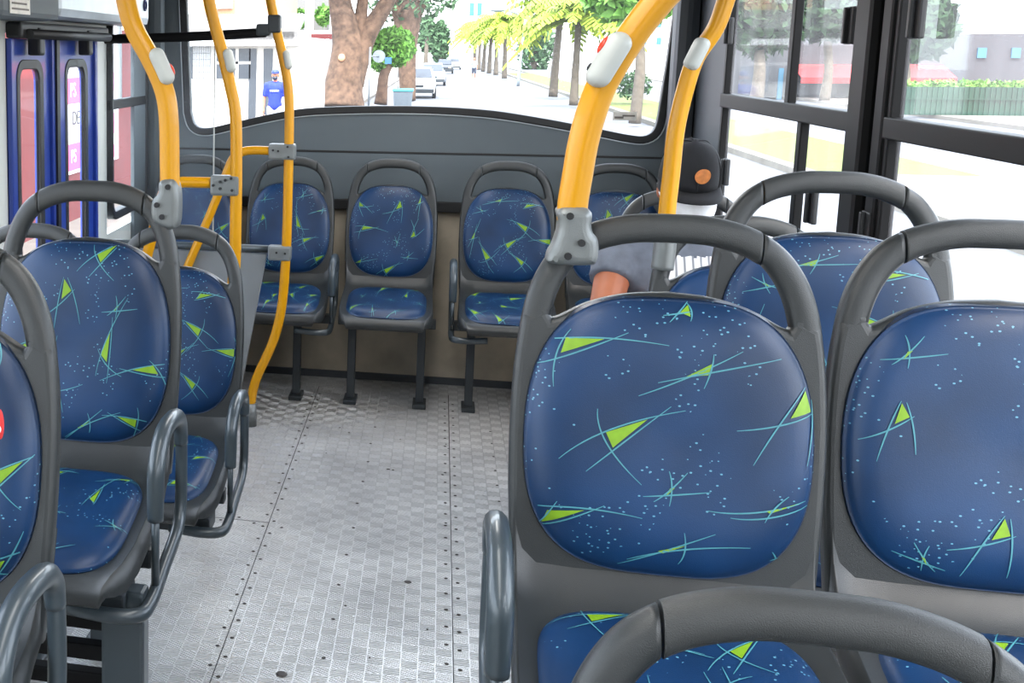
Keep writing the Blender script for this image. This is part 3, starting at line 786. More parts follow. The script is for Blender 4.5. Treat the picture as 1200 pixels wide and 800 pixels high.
# middle pole
y2 = 4.05
P = along([(252, 470), (263, 420), (270, 360), (275, 310), (276, 270), (277, 200), (276, 135), (270, 101), (262, 67), (253, 34), (245, 0), (240, -40)], y2)
P = [Vector((P[0].x-.03, y2, 0.05))]+P+[Vector((P[-1].x, y2, ZC))]
p2 = MB(); p2.tube(P, .0205, 14); p2 = p2.build('handrail_pole', 'yellow'); tag(p2, 'middle yellow handrail pole of the three by the door, with a cross rail clamp', 'handrail')
sk = MB(); sk.cyl((P[0].x, y2, 0), (P[0].x, y2, .12), .027); sk.build('foot_socket', 'clamp', p2)
button(p2, ony(269, 71, y2-.01), P[9]-P[8], (1, .1, 0), False)
cb = MB(); clamp_box(cb, ony(264, 217, y2), .10, .052, .07, None, .01); cb = cb.build('rail_clamp', 'clamp', p2)
for (u, v) in ((250, 217), (258, 213), (264, 211), (258, 221), (271, 209), (272, 223)):
    bo = MB(); bolt(bo, ony(u, v, y2-.028), (0, -.006, 0), .005); bo.build('bolt', 'black', cb)
hr = MB(); hr.tube(along([(248, 214), (225, 213.5), (212, 213.5), (199, 216), (190, 230), (182, 262), (172, 300), (158, 350)], y2), .0195, 12); hr.build('cross_rail', 'yellow', p2)
# pole by the partition
y3 = 5.09
P = along([(293.5, 485), (295, 466), (301, 442), (320, 400), (330, 360), (334.5, 310), (336, 280), (338, 200), (339, 135), (337.6, 101), (331.6, 67), (324, 34), (317, 0), (313, -30)], y3)
P.append(Vector((P[-1].x, y3, ZC)))
p3 = MB(); p3.tube(P, .0205, 14); p3 = p3.build('handrail_pole', 'yellow'); tag(p3, 'slim yellow handrail pole bending down to a grey socket on the floor beside the partition', 'handrail')
sk = MB(); sk.cyl((P[0].x, y3, 0), (P[0].x, y3, .105), .029, .027); sk.build('foot_socket', 'clamp', p3)
button(p3, ony(337, 70, y3-.005), P[10]-P[9], (1, .1, 0), False)
cb = MB(); clamp_box(cb, ony(331, 177.5, y3), .115, .055, .068, None, .01); cb = cb.build('rail_clamp', 'clamp', p3); cb2 = MB(); clamp_box(cb2, ony(328, 296, y3), .10, .055, .065, None, .01); cb2 = cb2.build('rail_clamp', 'clamp', p3)
for (u, v) in ((320, 176), (326, 177), (337, 172), (338, 184), (324, 296), (334, 297)):
    bo = MB(); bolt(bo, ony(u, v, y3-.03), (0, -.005, 0), .005); bo.build('bolt', 'black', cb)
hr = MB(); hr.tube(along([(322, 177), (298, 176), (284, 178), (273, 186), (265, 204), (250, 242), (236, 275), (220, 312), (205, 350)], y3), .019, 12); hr.build('cross_rail', 'yellow', p3)
bk = MB(); clamp_box(bk, ony(322, 28, y3), .055, .055, .075, None, .008); clamp_box(bk, ony(309, 35, y3), .06, .05, .05, None, .01); bk.build('top_bracket', 'darkleg', p3)
br = MB(); L = along([(312, 38), (220, 43), (125, 46)], y3); br.tube([L[0], L[1], Vector((XL+.03, y3, L[2].z))], .0205, 12); br = br.build('overhead_bar', 'blackmetal', p3); br['label'] = 'black overhead bar'
# big pole on the foreground seat
y4 = 1.875
P = along([(670, 258), (671.5, 236), (677, 203), (683, 169), (692, 135), (705, 100), (724, 67), (746, 34), (773, 0), (808, -40)], y4)
P += [P[-1]+Vector((.05, 0, .10)), Vector((P[-1].x+.07, y4, ZC))]
p4 = MB(); p4.tube(P, .0218, 18); p4 = p4.build('handrail_pole', 'yellow'); tag(p4, 'thickest yellow handrail pole, rising from the large foreground seat and leaning right', 'handrail')
cb = clamp_plate([(651, 241), (692, 241), (691, 268), (700, 279), (699, 303), (691, 309), (641, 307), (640, 297), (648, 284), (654, 262)], y4, .062)
cb = cb.build('seat_clamp', 'clamp', p4)
for (u, v) in ((668, 253), (681.5, 284.5), (665.5, 300)):
    bo = MB(); bolt(bo, ony(u, v, y4-.032), (0, -.004, 0), .0055); bo.build('bolt', 'black', cb)
button(p4, ony(713, 70, y4-.016), P[7]-P[5], (-1, .0, 0), True, 1.05)
# slim pole on the seat in front of the man
y5 = 3.2
P = along([(779, 285), (782, 245), (787, 200), (792.5, 150), (804, 101), (816, 67), (838, 34), (850.6, 0), (862, -40)], y5)
P += [Vector((P[-1].x+.02, y5, ZC))]
p5 = MB(); p5.tube(P, .0205, 14); p5 = p5.build('handrail_pole', 'yellow'); tag(p5, 'yellow handrail pole standing right in front of the man in the cap', 'handrail')
button(p5, ony(816.5, 63, y5-.012), P[6]-P[4], (-1, -.3, 0), False)
cb = MB(); cb.tube(along([(776, 315), (779, 290), (781, 272)], y5), .027, 14); cb.build('seat_clamp', 'clamp', p5)

# partition and screen at the back of the door well
yp = y3+.03
pt = thing('partition', 'grey board partition with a top rail between the door well and the rear seats', 'partition', ((XL-.7)/2, yp, 0))
pb = [ony(u, v, yp) for u, v in ((313, 297), (284, 450))]
mb = flat_poly([[(XL+.01, .04), (ony(281, 470, yp).x, .04), (pb[1].x, pb[1].z), (pb[0].x, pb[0].z), (XL+.01, pb[0].z)]], .02, .004, wallfn(yp)); world_child(mb.build('board', 'greypanel'), pt)
mb = MB(); mb.cyl((XL+.01, yp-.005, ony(300, 291, yp).z), (ony(322, 291, yp).x, yp-.005, ony(300, 291, yp).z), .018); world_child(mb.build('top_rail', 'tube'), pt)
xe = ony(251, 150, yp).x
mb = MB(); mb.box((XL+.02, yp-.004, ony(200, 272, yp).z), (xe, yp+.002, ony(200, 46, yp).z)); o = mb.build('clear_screen', 'acrylic'); tag(o, 'clear acrylic screen standing on the grey partition beside the left window', 'screen')
mb = MB(); mb.box((xe-.003, yp-.005, ony(200, 272, yp).z), (xe+.002, yp+.003, ony(200, 46, yp).z)); mb.build('polished_edge', 'button', o)

# window sticker low on the rear glass
c = ony(732, 136, YB+.015)
mb = MB(); mb.box((c.x-.052, YB+.013, c.z-.02), (c.x+.052, YB+.017, c.z+.02), 0, 0, None); mb.box((c.x-.045, YB+.011, c.z-.012), (c.x-.005, YB+.014, c.z-.002), 1); mb.box((c.x-.01, YB+.011, c.z-.002), (c.x+.045, YB+.014, c.z+.006), 1)
o = mb.build('window_sticker', ['sticker', 'ink']); tag(o, 'small cream sticker low on the rear window glass near its right corner', 'sticker')

# fill lights added under the ceiling, without fittings (out of frame, they brighten the bus)
for i, yy in enumerate((-2.4, .9, 4.5)):
    l = bpy.data.lights.new('fill_light', 'AREA'); l.shape = 'RECTANGLE'; l.size = .35; l.size_y = 2.4; l.energy = 16; l.color = (1, .98, .95)
    lo = bpy.data.objects.new('fill_light', l); C.objects.link(lo); lo.location = (-.15, yy, ZC-.02)

# ------------------------------------------------------------------ people
def remesh(mb, vox, smooth=2):
    me = mb.mesh('tmp', 'skin'); o = bpy.data.objects.new('tmp', me); C.objects.link(o)
    r = o.modifiers.new('r', 'REMESH'); r.mode = 'VOXEL'; r.voxel_size = vox; r.use_smooth_shade = True
    s = o.modifiers.new('s', 'SMOOTH'); s.iterations = smooth; s.factor = .5
    dg = bpy.context.evaluated_depsgraph_get(); me2 = bpy.data.meshes.new_from_object(o.evaluated_get(dg))
    bpy.data.objects.remove(o)
    for p in me2.polygons: p.use_smooth = True
    return me2
def limb(mb, pts, rs):
    mb.tube(pts, rs, 14, sub=4)
    for p, r in zip(pts, rs): mb.ellipsoid(p, (r, r, r), n=12, m=8)
def head(mb, c, mt, k=1.0):
    f = lambda x, y, z: Vector(c)+mt @ (Vector((x, y, z))*k)
    e = lambda p, r: mb.ellipsoid(f(*p), tuple(q*k for q in r), mtx=mt)
    e((0, .012, .02), (.077, .095, .10)); e((0, -.02, -.055), (.058, .065, .065)); e((0, -.045, -.09), (.035, .035, .03))
    e((0, -.098, -.025), (.014, .02, .024)); e((0, -.088, .01), (.05, .014, .012))           # nose, brow
    e((-.028, -.084, -.005), (.014, .01, .009)); e((.028, -.084, -.005), (.014, .01, .009))  # eyes
    e((0, -.082, -.065), (.026, .012, .007))                                                # lips
    for s in (-1, 1): e((s*.08, .01, -.012), (.014, .024, .036))
def hand(mb, wrist, d, palm):
    d = Vector(d).normalized(); n = Vector(palm).normalized(); w = d.cross(n)
    W_ = Vector(wrist)
    for k in range(-1, 2): mb.ellipsoid(W_+d*.05+w*(.022*k), (.022, .022, .022), n=10, m=8)
    mb.tube([W_, W_+d*.06], [.026, .034], 12, sub=1)
    for i, ln in enumerate((.062, .075, .07, .055)):
        b = W_+d*.085+w*((i-1.5)*.021)
        limb(mb, [b, b+d*ln*.5+n*.008, b+d*ln*.8+n*.026, b+d*ln*.85+n*.045], [.0095, .009, .0085, .0075])
    b = W_+d*.03-w*.034; limb(mb, [b, b+d*.025-w*.02+n*.012, b+d*.05-w*.022+n*.028], [.011, .0105, .009])
# --- seated passenger (faces the camera, head bowed over the phone in his lap)
ps = Vector((.775, 4.02-.075, .06+.53))            # seat pad rear
ps.x = .745
pr = thing('person', 'seated man in a black flat-brimmed cap, white face mask and grey tee shirt, head bowed', 'person', (ps.x, ps.y-.2, ps.z))
hc = Vector((.724, ps.y-.14, 1.255))        # head centre
tilt = Matrix.Rotation(math.radians(18), 3, 'X')   # nod forward
turn = Matrix.Rotation(math.radians(4), 3, 'Z')
hm = (turn @ tilt)*.90
pel = ps+Vector((.0, -.12, .14)); chest = ps+Vector((0, -.085, .36)); neck = ps+Vector((.0, -.095, .50))
shL, shR = neck+Vector((-.195, .005, -.045)), neck+Vector((.185, .005, -.045))
elL = Vector((.50, ps.y-.235, .885)); elR = neck+Vector((.235, -.12, -.30))
wrL = Vector((.68, ps.y-.40, .80)); wrR = neck+Vector((.085, -.335, -.32))
def torso(mb, g=0):
    limb(mb, [pel, pel.lerp(chest, .5), chest, neck+Vector((0, .01, -.05))], [.145+g, .14+g, .145+g, .07+g])
    mb.ellipsoid(chest+Vector((0, 0, .03)), (.19+g, .115+g, .14+g)); mb.ellipsoid(pel+Vector((0, 0, .06)), (.175+g, .125+g, .14+g))
    limb(mb, [shL, neck+Vector((-.06, .01, .0))], [.062+g, .05+g]); limb(mb, [shR, neck+Vector((.06, .01, .0))], [.062+g, .05+g])
mb = MB(); torso(mb)
limb(mb, [neck+Vector((0, 0, -.05)), neck+Vector((0, -.02, .02)), hc+Vector((0, .03, -.04))], [.062, .056, .056])
head(mb, hc, hm)
limb(mb, [shL, shL.lerp(elL, .5), elL], [.057, .052, .045]); limb(mb, [elL, elL.lerp(wrL, .4), wrL], [.044, .042, .028])
limb(mb, [shR, shR.lerp(elR, .5), elR], [.057, .052, .045]); limb(mb, [elR, elR.lerp(wrR, .4), wrR], [.044, .042, .028])
hand(mb, wrL, (.7, -.7, .1), (.1, .2, 1)); hand(mb, wrR, (-.7, -.7, .1), (-.1, .2, 1))
for s in (-1, 1):
    hip = pel+Vector((s*.10, -.02, -.0)); kn = hip+Vector((s*.04, -.40, .0)); an = Vector((kn.x, kn.y-.02, .09))
    limb(mb, [hip, kn], [.085, .06]); limb(mb, [kn, kn.lerp(an, .4), an], [.058, .052, .036]); limb(mb, [an, an+Vector((0, -.15, -.045))], [.038, .03])
me = remesh(mb, .007, 3); me.materials.clear(); me.materials.append(M['skin'])
bo = bpy.data.objects.new('body', me); C.objects.link(bo); world_child(bo, pr)
# tee shirt
mb = MB(); torso(mb, .012)
mb.ellipsoid(pel+Vector((0, -.01, .0)), (.18, .14, .12))
mL = shL.lerp(elL, .5); mR = shR.lerp(elR, .56)
limb(mb, [shL, shL.lerp(mL, .5)], [.074, .071]); limb(mb, [shR, shR.lerp(mR, .5)], [.074, .071])
mb.tube([shL, shL.lerp(mL, .5), mL], [.073, .071, .069], 16, sub=3); mb.tube([shR, shR.lerp(mR, .5), mR], [.073, .071, .069], 16, sub=3)
me = remesh(mb, .009, 3); me.materials.clear(); me.materials.append(M['tee']); me.materials.append(M['pleat'])
for p in me.polygons:
    c = p.center
    if p.normal.y < -.25 and -.10 < c.x-.77 < .125 and c.z < neck.z-.035: p.material_index = 1
so = bpy.data.objects.new('tee_shirt', me); C.objects.link(so); world_child(so, pr); so['label'] = 'grey tee shirt with a bright white pleated front'
tx = so.modifiers.new('w', 'DISPLACE'); tex = bpy.data.textures.new('folds', 'CLOUDS'); tex.noise_scale = .09; tx.texture = tex; tx.strength = .012; tx.mid_level = .5
# trousers
mb = MB()
for s in (-1, 1):
    hip = pel+Vector((s*.10, -.02, -.0)); kn = hip+Vector((s*.04, -.40, .0)); an = Vector((kn.x, kn.y-.02, .12))
    limb(mb, [hip, kn], [.095, .072]); limb(mb, [kn, an], [.07, .058])
mb.ellipsoid(pel+Vector((0, 0, .0)), (.19, .135, .10))
me = remesh(mb, .012, 2); me.materials.clear(); me.materials.append(M['jeans']); o = bpy.data.objects.new('trousers', me); C.objects.link(o); world_child(o, pr)
for s in (-1, 1):
    hip = pel+Vector((s*.10, -.02, -.0)); kn = hip+Vector((s*.04, -.40, .0)); a = Vector((kn.x, kn.y-.06, .055))
    mb = MB(); mb.ellipsoid(a+Vector((0, -.05, 0)), (.045, .13, .05)); mb.box(a+Vector((-.045, -.17, -.05)), a+Vector((.045, .08, -.02)), 0, .01); world_child(mb.build('shoe', 'black'), pr)
# mask
def hp(x, y, z): return hc+hm @ Vector((x, y, z))
mb = MB(); vs, fs = [], []
nu, nv = 14, 8
for j in range(nv+1):
    for i in range(nu+1):
        a = (i/nu-.5)*2.3; z = .005-.135*j/nv
        rr = .092-.02*abs(j/nv-.45); bul = .022*math.cos(a)**4*math.sin(PI*min(1, j/nv+.15))
        vs.append(hp((rr+.004)*math.sin(a)*.92, -.012-(rr+bul)*math.cos(a), z+.02*abs(a)*.3))
for j in range(nv):
    for i in range(nu): fs.append((j*(nu+1)+i, j*(nu+1)+i+1, (j+1)*(nu+1)+i+1, (j+1)*(nu+1)+i))
mb.add(vs, fs); 
for s in (-1, 1): mb.tube([hp(s*.078, -.045, -.03), hp(s*.086, -.01, -.02), hp(s*.09, .02, .005)], .003, 6)
mk = mb.build('face_mask', 'mask'); world_child(mk, pr); sm = mk.modifiers.new('s', 'SOLIDIFY'); sm.thickness = .004
# cap: high crown, flat brim to the front
mb = MB(); vs, fs = [], []; n, mm = 32, 12
for j in range(mm+1):
    th = (PI/2)*j/mm
    for k in range(n):
        a = 2*PI*k/n; r = math.cos(th)**.62
        fr = max(0, -math.sin(a))
        vs.append(hp(.093*r*math.cos(a), .008+.108*r*math.sin(a), .022+(.135+.012*fr)*math.sin(th)**.9))
for j in range(mm):
    for k in range(n): fs.append((j*n+k, j*n+(k+1) % n, (j+1)*n+(k+1) % n, (j+1)*n+k))
mb.add(vs, fs)
cp = mb.build('cap', 'cap'); world_child(cp, pr); sm = cp.modifiers.new('s', 'SOLIDIFY'); sm.thickness = .003
cap_local = lambda o, par: setattr(o, 'parent', par)
bt = MB(); bt.ellipsoid(hp(0, .008, .158), (.008, .008, .005)); 
for k in range(6):
    a = 2*PI*k/6+PI/2; pts = []
    for j in range(9):
        th = (PI/2)*j/8; r = math.cos(th)**.62
        pts.append(hp(.0945*r*math.cos(a), .008+.1095*r*math.sin(a), .022+.1365*math.sin(th)**.9+.0))
    bt.tube(pts, .0015, 6, sub=2)
bt = bt.build('crown_seams', 'cap'); cap_local(bt, cp)
bm_ = MB(); vs, fs = [], []; n = 25
for i in range(n):
    a = PI+PI*i/(n-1)
    e = abs(math.sin(a))**.55
    for (r0, ex) in ((0, 0), (.5, .5), (1, 1)):
        x = math.cos(a)*(.093+.004*ex); y = .008+math.sin(a)*.106-ex*.075*e
        vs.append(hp(x, y, .024-.004*ex-.02*ex*(x/.095)**2))
for i in range(n-1):
    for j in range(2): fs.append((i*3+j, i*3+j+1, (i+1)*3+j+1, (i+1)*3+j))
bm_.add(vs, fs); br = bm_.build('cap_brim', 'cap'); cap_local(br, cp); sm = br.modifiers.new('s', 'SOLIDIFY'); sm.thickness = .005
st = MB(); n = 24; sv = []
def crown_pt(x, z, off):
    th = math.asin(min(1, max(0, (z-.022)/.147))**(1/.9)); r = math.cos(th)**.62
    return hp(x, .008-(.108*r+off)*math.sqrt(max(0, 1-(x/(.093*r))**2)), z)
for k in range(n): sv.append(crown_pt(.012+.025*math.cos(2*PI*k/n), .082+.024*math.sin(2*PI*k/n), .006))
st.add(sv+[crown_pt(.012, .082, .007)], [(k, (k+1) % n, n) for k in range(n)])
st = st.build('front_patch', 'patch'); cap_local(st, cp)

# ------------------------------------------------------------------ outside
G = -.45
def gnd(u, v, z=G): return onz(u, v, z)
def at(u, v, d): return ond(u, v, d)
mb = MB(); mb.box((-60, -30, G-.1), (60, 320, G)); struct(mb, 'road', 'road')
mb = MB(); mb.box((-30, -30, G), (-3.1, 300, G+.13), 0, 0); struct(mb, 'sidewalk', 'walk')
mb = MB(); mb.box((6.0, -10, G), (6.25, 260, G+.12)); mb.box((8.6, -10, G), (8.8, 260, G+.12)); struct(mb, 'median_kerb', 'kerb')
mb = MB(); mb.box((6.25, -10, G), (8.6, 22, G+.115)); struct(mb, 'median_paving', 'walk')
mb = MB(); mb.box((6.25, 22, G), (8.6, 125, G+.115)); tag(mb.build('median_grass', 'grass'), 'yellowish grass strip under the palms in the middle of the road', 'grass', None, 'stuff')
mb = MB(); mb.box((15.5, -30, G), (60, 300, G+.12)); struct(mb, 'far_sidewalk', 'walk')
def leaf_blob(mb, c, r, n, sz, rg, mi=0):
    for i in range(n):
        d = Vector((rg.gauss(0, 1), rg.gauss(0, 1), rg.gauss(0, 1))).normalized()*(rg.random()**.4)
        p = Vector(c)+Vector((d.x*r[0], d.y*r[1], d.z*r[2]))
        u = Vector((rg.gauss(0, 1), rg.gauss(0, 1), rg.gauss(0, 1))).normalized()
        w = u.cross(Vector((rg.gauss(0, 1), rg.gauss(0, 1), rg.gauss(0, 1)))).normalized()
        s = sz*rg.uniform(.6, 1.3)
        mb.add([p-u*s, p+w*s*.45, p+u*s, p-w*s*.45], [(0, 1, 2, 3)], mi, False)
rg = random.Random(11)
# big old tree
D = 40
b = at(408, 120, D); b.z = G+.13
t = thing('street_tree', 'huge old tree with a thick forked trunk on the left sidewalk', 'tree', b)
mb = MB()
k = D/F
def tp(u, v, dz=0): return at(u, v, D+dz)-b
mb.tube([tp(400, 126), tp(402, 105), tp(406, 80), tp(408, 55), tp(404, 30), tp(398, 0), tp(392, -60)], [28*k, 23*k, 21*k, 19*k, 16*k, 13*k, 9*k], 14)
mb.tube([tp(412, 100), tp(418, 70), tp(430, 40), tp(446, 15), tp(462, -15), tp(480, -70)], [14*k, 15*k, 12*k, 10*k, 8*k, 5*k], 12)
mb.tube([tp(410, 75), tp(420, 40), tp(424, 10), tp(430, -40)], [10*k, 9*k, 7*k, 5*k], 10)
mb.tube([tp(396, 125), tp(388, 128)], [12*k, 6*k], 8, sub=1)
mb.build('trunk', 'bark', t)
mb = MB(); kn = tp(402, 67.5)-Vector((0, 20*k, 0)); mb.ellipsoid(kn, (4*k, 2*k, 4.5*k)); mb.build('pruned_knot', 'peach', t)
mb = MB(); leaf_blob(mb, tp(430, -60), (4, 3, 1.6), 1600, .25, rg); mb.build('crown', 'leafdark', t)
D = 52
b = at(475, 100, D); b.z = G+.13
t = thing('street_tree', 'second old tree with mossy trunk behind the clipped round tree', 'tree', b)
def tp(u, v, dz=0): return at(u, v, D+dz)-b
k = D/F
mb = MB(); mb.tube([tp(478, 118), tp(477, 80), tp(475, 50), tp(478, 20), tp(483, -20)], [9*k, 10*k, 14*k, 16*k, 12*k], 12); mb.tube([tp(475, 50), tp(468, 20), tp(458, -20)], [8*k, 8*k, 6*k], 10); mb.tube([tp(476, 40), tp(490, 15), tp(500, -10)], [7*k, 6*k, 4*k], 10); mb.build('trunk', 'bark', t)
mb = MB(); leaf_blob(mb, tp(480, -10), (2.2, 2, 1.4), 900, .2, rg); mb.build('crown', 'leafdark', t)
# clipped round tree
D = 41
b = at(446, 121, D); b.z = G+.13
t = thing('street_tree', 'small clipped tree with a dense round green crown beside the bin', 'tree', b)
def tp(u, v, dz=0): return at(u, v, D+dz)-b
k = D/F
mb = MB(); mb.tube([tp(446, 122), tp(448, 105), tp(450, 88), tp(458, 70)], [8*k, 6.5*k, 6*k, 5*k], 10); mb.build('trunk', 'bark', t)
mb = MB(); leaf_blob(mb, tp(460, 55), (27*k, 22*k, 24*k), 2600, .11, rg); leaf_blob(mb, tp(444, 72), (11*k, 10*k, 12*k), 500, .1, rg); mb.build('crown', 'leaf', t)
# sign posts by the round tree
D = 38
b = at(432, 122, D); b.z = G+.13
t = thing('street_sign', 'round pale sign with a small blue plate in front of the clipped tree', 'sign', b)
mb = MB(); mb.cyl((0, 0, 0), (0, 0, at(432, 55, D).z-b.z), .03); mb.build('post', 'pole', t)
mb = MB(); c = at(444, 66, D)-b; mb.cyl(c, c+Vector((0, .03, 0)), .2, n=24); mb.cyl(Vector((0, 0, c.z)), c, .02, n=8); mb.build('round_plate', 'pole', t)
mb = MB(); c = at(455, 71, D-.1)-b; mb.box(c-Vector((.1, 0, .1)), c+Vector((.1, .02, .1))); mb.build('blue_plate', 'signblue', t)
# wheelie bin
D = 40
b = at(472, 121.5, D); b.z = G+.13; k = D/F
t = thing('rubbish_bin', 'grey wheeled rubbish bin with a teal lid at the kerb', 'bin', b)
mb = MB(); h = 24*k; vs = []
for z, w in ((.08, 9.6*k), (h, 11*k)): vs += [(-w, -w, z), (w, -w, z), (w, w, z), (-w, w, z)]
mb.add(vs, [(3, 2, 1, 0), (4, 5, 6, 7), (0, 1, 5, 4), (1, 2, 6, 5), (2, 3, 7, 6), (3, 0, 4, 7)], 0, False)
for s in (-.7, 0, .7): mb.box((s*9*k-.015, -11.2*k, .1), (s*9*k+.015, -9.6*k, h*.95))
mb.build('body', 'bin', t)
mb = MB(); mb.box((-12*k, -12*k, h), (12*k, 12*k, h+3*k), 0, .04); mb.build('lid', 'teal', t)
for s in (-1, 1):
    mb = MB(); mb.cyl((s*8*k-.03, 9*k, .1), (s*8*k+.03, 9*k, .1), .1, n=14); mb.build('wheel', 'tyre', t)
# cars
def car(label, u, v, D, paint, facing=1, sc=1.0, group='cars parked along the left kerb'):
    b = at(u, v, D); b.z = G
    t = thing('car', label, 'car', b, 0, group)
    t.scale = (sc, sc, sc)
    # x across, y along
    def loft(name, sec, mt):
        mb = MB(); vs, fs = [], []
        for (y, w, z0, z1) in sec:
            vs += [(-w*.96, y, z0), (-w, y, (z0+z1)*.5), (-w*.9, y, z1), (w*.9, y, z1), (w, y, (z0+z1)*.5), (w*.96, y, z0)]
        for i in range(len(sec)-1):
            for j in range(6): fs.append((i*6+j, i*6+(j+1) % 6, (i+1)*6+(j+1) % 6, (i+1)*6+j))
        fs += [(0, 1, 2, 3, 4, 5), tuple(range(len(sec)*6-6, len(sec)*6))[::-1]]
        mb.add(vs, fs, 0, False); return mb.build(name, mt, t)
    loft('body', [(0, .72, .35, .62), (.08, .82, .25, .72), (.9, .86, .22, .88), (1.1, .86, .22, .92), (3.2, .86, .22, .95), (3.9, .82, .25, .90), (4.05, .75, .35, .8)], paint)
    loft('roof', [(1.15, .74, .9, .94), (1.75, .66, .9, 1.40), (2.9, .66, .9, 1.43), (3.6, .72, .9, .98)], paint)
    mb = MB(); mb.add([(-.68, 1.10, .95), (.68, 1.10, .95), (.58, 1.68, 1.37), (-.58, 1.68, 1.37)], [(0, 1, 2, 3)], 0, False); mb.build('windscreen', 'winglass', t)
    for s in (-1, 1):
        mb = MB(); mb.add([(s*.745, 1.35, .97), (s*.745, 3.3, .98), (s*.665, 2.85, 1.36), (s*.665, 1.8, 1.34)], [(0, 1, 2, 3)], 0, False); mb.build('side_window', 'winglass', t)
        mb = MB(); mb.box((s*.52-.14, -.02, .56), (s*.52+.14, .1, .68), 0, .03); mb.build('head_lamp', 'lampglass', t)
        for y in (.75, 3.25):
            mb = MB(); mb.cyl((s*.70, y, .3), (s*.87, y, .3), .3, n=20); mb.build('wheel', 'tyre', t)
    mb = MB(); mb.box((-.78, -.08, .28), (.78, .06, .45), 0, .04); mb.build('bumper', 'darkleg', t)
    mb = MB(); mb.box((-.3, -.03, .52), (.3, .03, .64), 0, .02); mb.build('grille', 'darkleg', t)
    return t
car('white car parked nearest, just beyond the grey bin', 488, 113, 55, 'carwhite')
car('grey car parked right behind the white one', 506, 98, 76, 'cargrey')
car('dark car further up the left kerb', 521, 83, 120, 'cardark')
car('pale car far up the street on the left lane', 532, 79, 150, 'carwhite')
# palms on the median
def palm_proto():
    t = thing('palm_tree', '', 'tree')
    mb = MB(); mb.tube([(0, 0, 0), (.03, 0, 1.2), (.08, 0, 2.4), (.1, 0, 3.4)], [.17, .14, .12, .12], 10); mb.build('trunk', 'palmbark', t)
    mb = MB(); r = random.Random(3)
    for i in range(54):
        a = r.uniform(0, 2*PI); el = r.uniform(-.1, 1.25); L = r.uniform(1.8, 2.9)
        prev = None
        for j in range(8):
            q = j/7; rad = L*q*math.cos(el); z = 3.4+L*q*math.sin(el)-1.1*q*q*L*.62
            p = Vector((.1+rad*math.cos(a), rad*math.sin(a), z)); side = Vector((-math.sin(a), math.cos(a), 0))
            w = .36*math.sin(PI*(.12+.85*q))
            if prev:
                pp, pw = prev
                for s in (-1, 1):
                    for h in (0, .5):
                        p0, p1 = pp.lerp(p, h), pp.lerp(p, h+.38)
                        mb.add([p0, p1, p1+side*s*w+Vector((0, 0, -.12-.2*w)), p0+side*s*w+Vector((0, 0, -.12-.2*w))], [(0, 1, 2, 3)], 0, False)
            prev = (p, w)
    mb.build('fronds', 'palmleaf', t)
    return t
pal = palm_proto()
spots = [(648, 113.5, 'palm second nearest on the median, left of the leaning one', 1.25), (672, 123.5, 'palm nearest the rear window on the median, in front of the white fence', 1.05), (591, 92, 'palm in the median row standing just left of the lamp post', 1.1),
         (581, 88, 'palm of the median row, third counting away from the lamp post', 1.1), (573, 86, 'palm in the middle of the yellowish median row', 1.1), (566, 84, 'palm in the far half of the yellowish median row', 1.1), (561, 82, 'palm last but one at the far end of the median row', 1.1), (556, 80, 'palm at the far end of the median row', 1.1)]
for i, (u, v, lab, sc) in enumerate(spots):
    o = pal if i == 0 else copy_tree(pal)
    p = gnd(u, v, G+.1); o.location = p; o['label'] = lab; o['group'] = 'palms along the median'
    o.rotation_euler.z = i*1.3; s_ = sc*(p.y/58)**.25; o.scale = (s_, s_, s_)
# grey trunk tree at right of rear window, further trees
def tree(label, u, v, D, trunk_px, top, crown, n, sz, leafm='leafdark', bark='palmbark'):
    b = at(u, v, D); b.z = G+.1
    t = thing('street_tree', label, 'tree', b, 0, 'trees across the street'); k = D/F
    mb = MB(); mb.tube([(0, 0, 0), (.05, 0, (at(u, (v+top)/2, D)-b).z), at(u+3, top, D)-b], [trunk_px*k, trunk_px*.8*k, trunk_px*.6*k], 10); mb.build('trunk', bark, t)
    mb = MB()
    for (cu, cv, ru, rv) in crown: leaf_blob(mb, at(cu, cv, D)-b, (ru*k, ru*k, rv*k), n, sz, rg)
    mb.build('crown', leafm, t)
tree('grey-trunked tree at the right end of the rear window', 744, 140, 34, 7, 10, [(745, -5, 60, 30)], 1100, .28, 'leaf')
tree('dark green tree behind the lamp post across the street', 625, 80, 150, 4, 50, [(628, 52, 22, 34), (690, 30, 10, 10)], 900, .5)
tree('distant dark tree at the far left end of the street', 516, 80, 150, 3, 40, [(516, 50, 11, 26)], 700, .5)
tree('tall thin tree among the poles on the far left sidewalk', 498, 86, 110, 3, 20, [(500, 40, 10, 22)], 500, .4)
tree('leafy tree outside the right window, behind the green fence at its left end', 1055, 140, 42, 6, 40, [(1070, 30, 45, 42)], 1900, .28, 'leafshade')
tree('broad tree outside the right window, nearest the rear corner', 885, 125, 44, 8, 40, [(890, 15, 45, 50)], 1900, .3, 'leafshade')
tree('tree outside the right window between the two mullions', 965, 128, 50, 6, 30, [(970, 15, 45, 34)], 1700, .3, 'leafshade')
b = gnd(740, 122, G+.1); t = thing('bush', 'low green bush by the grey trunk at the right of the rear window', 'bush', b)
mb = MB(); leaf_blob(mb, (0, 0, .75), (.7, .6, .6), 700, .1, rg); mb.build('foliage', 'leafdark', t)
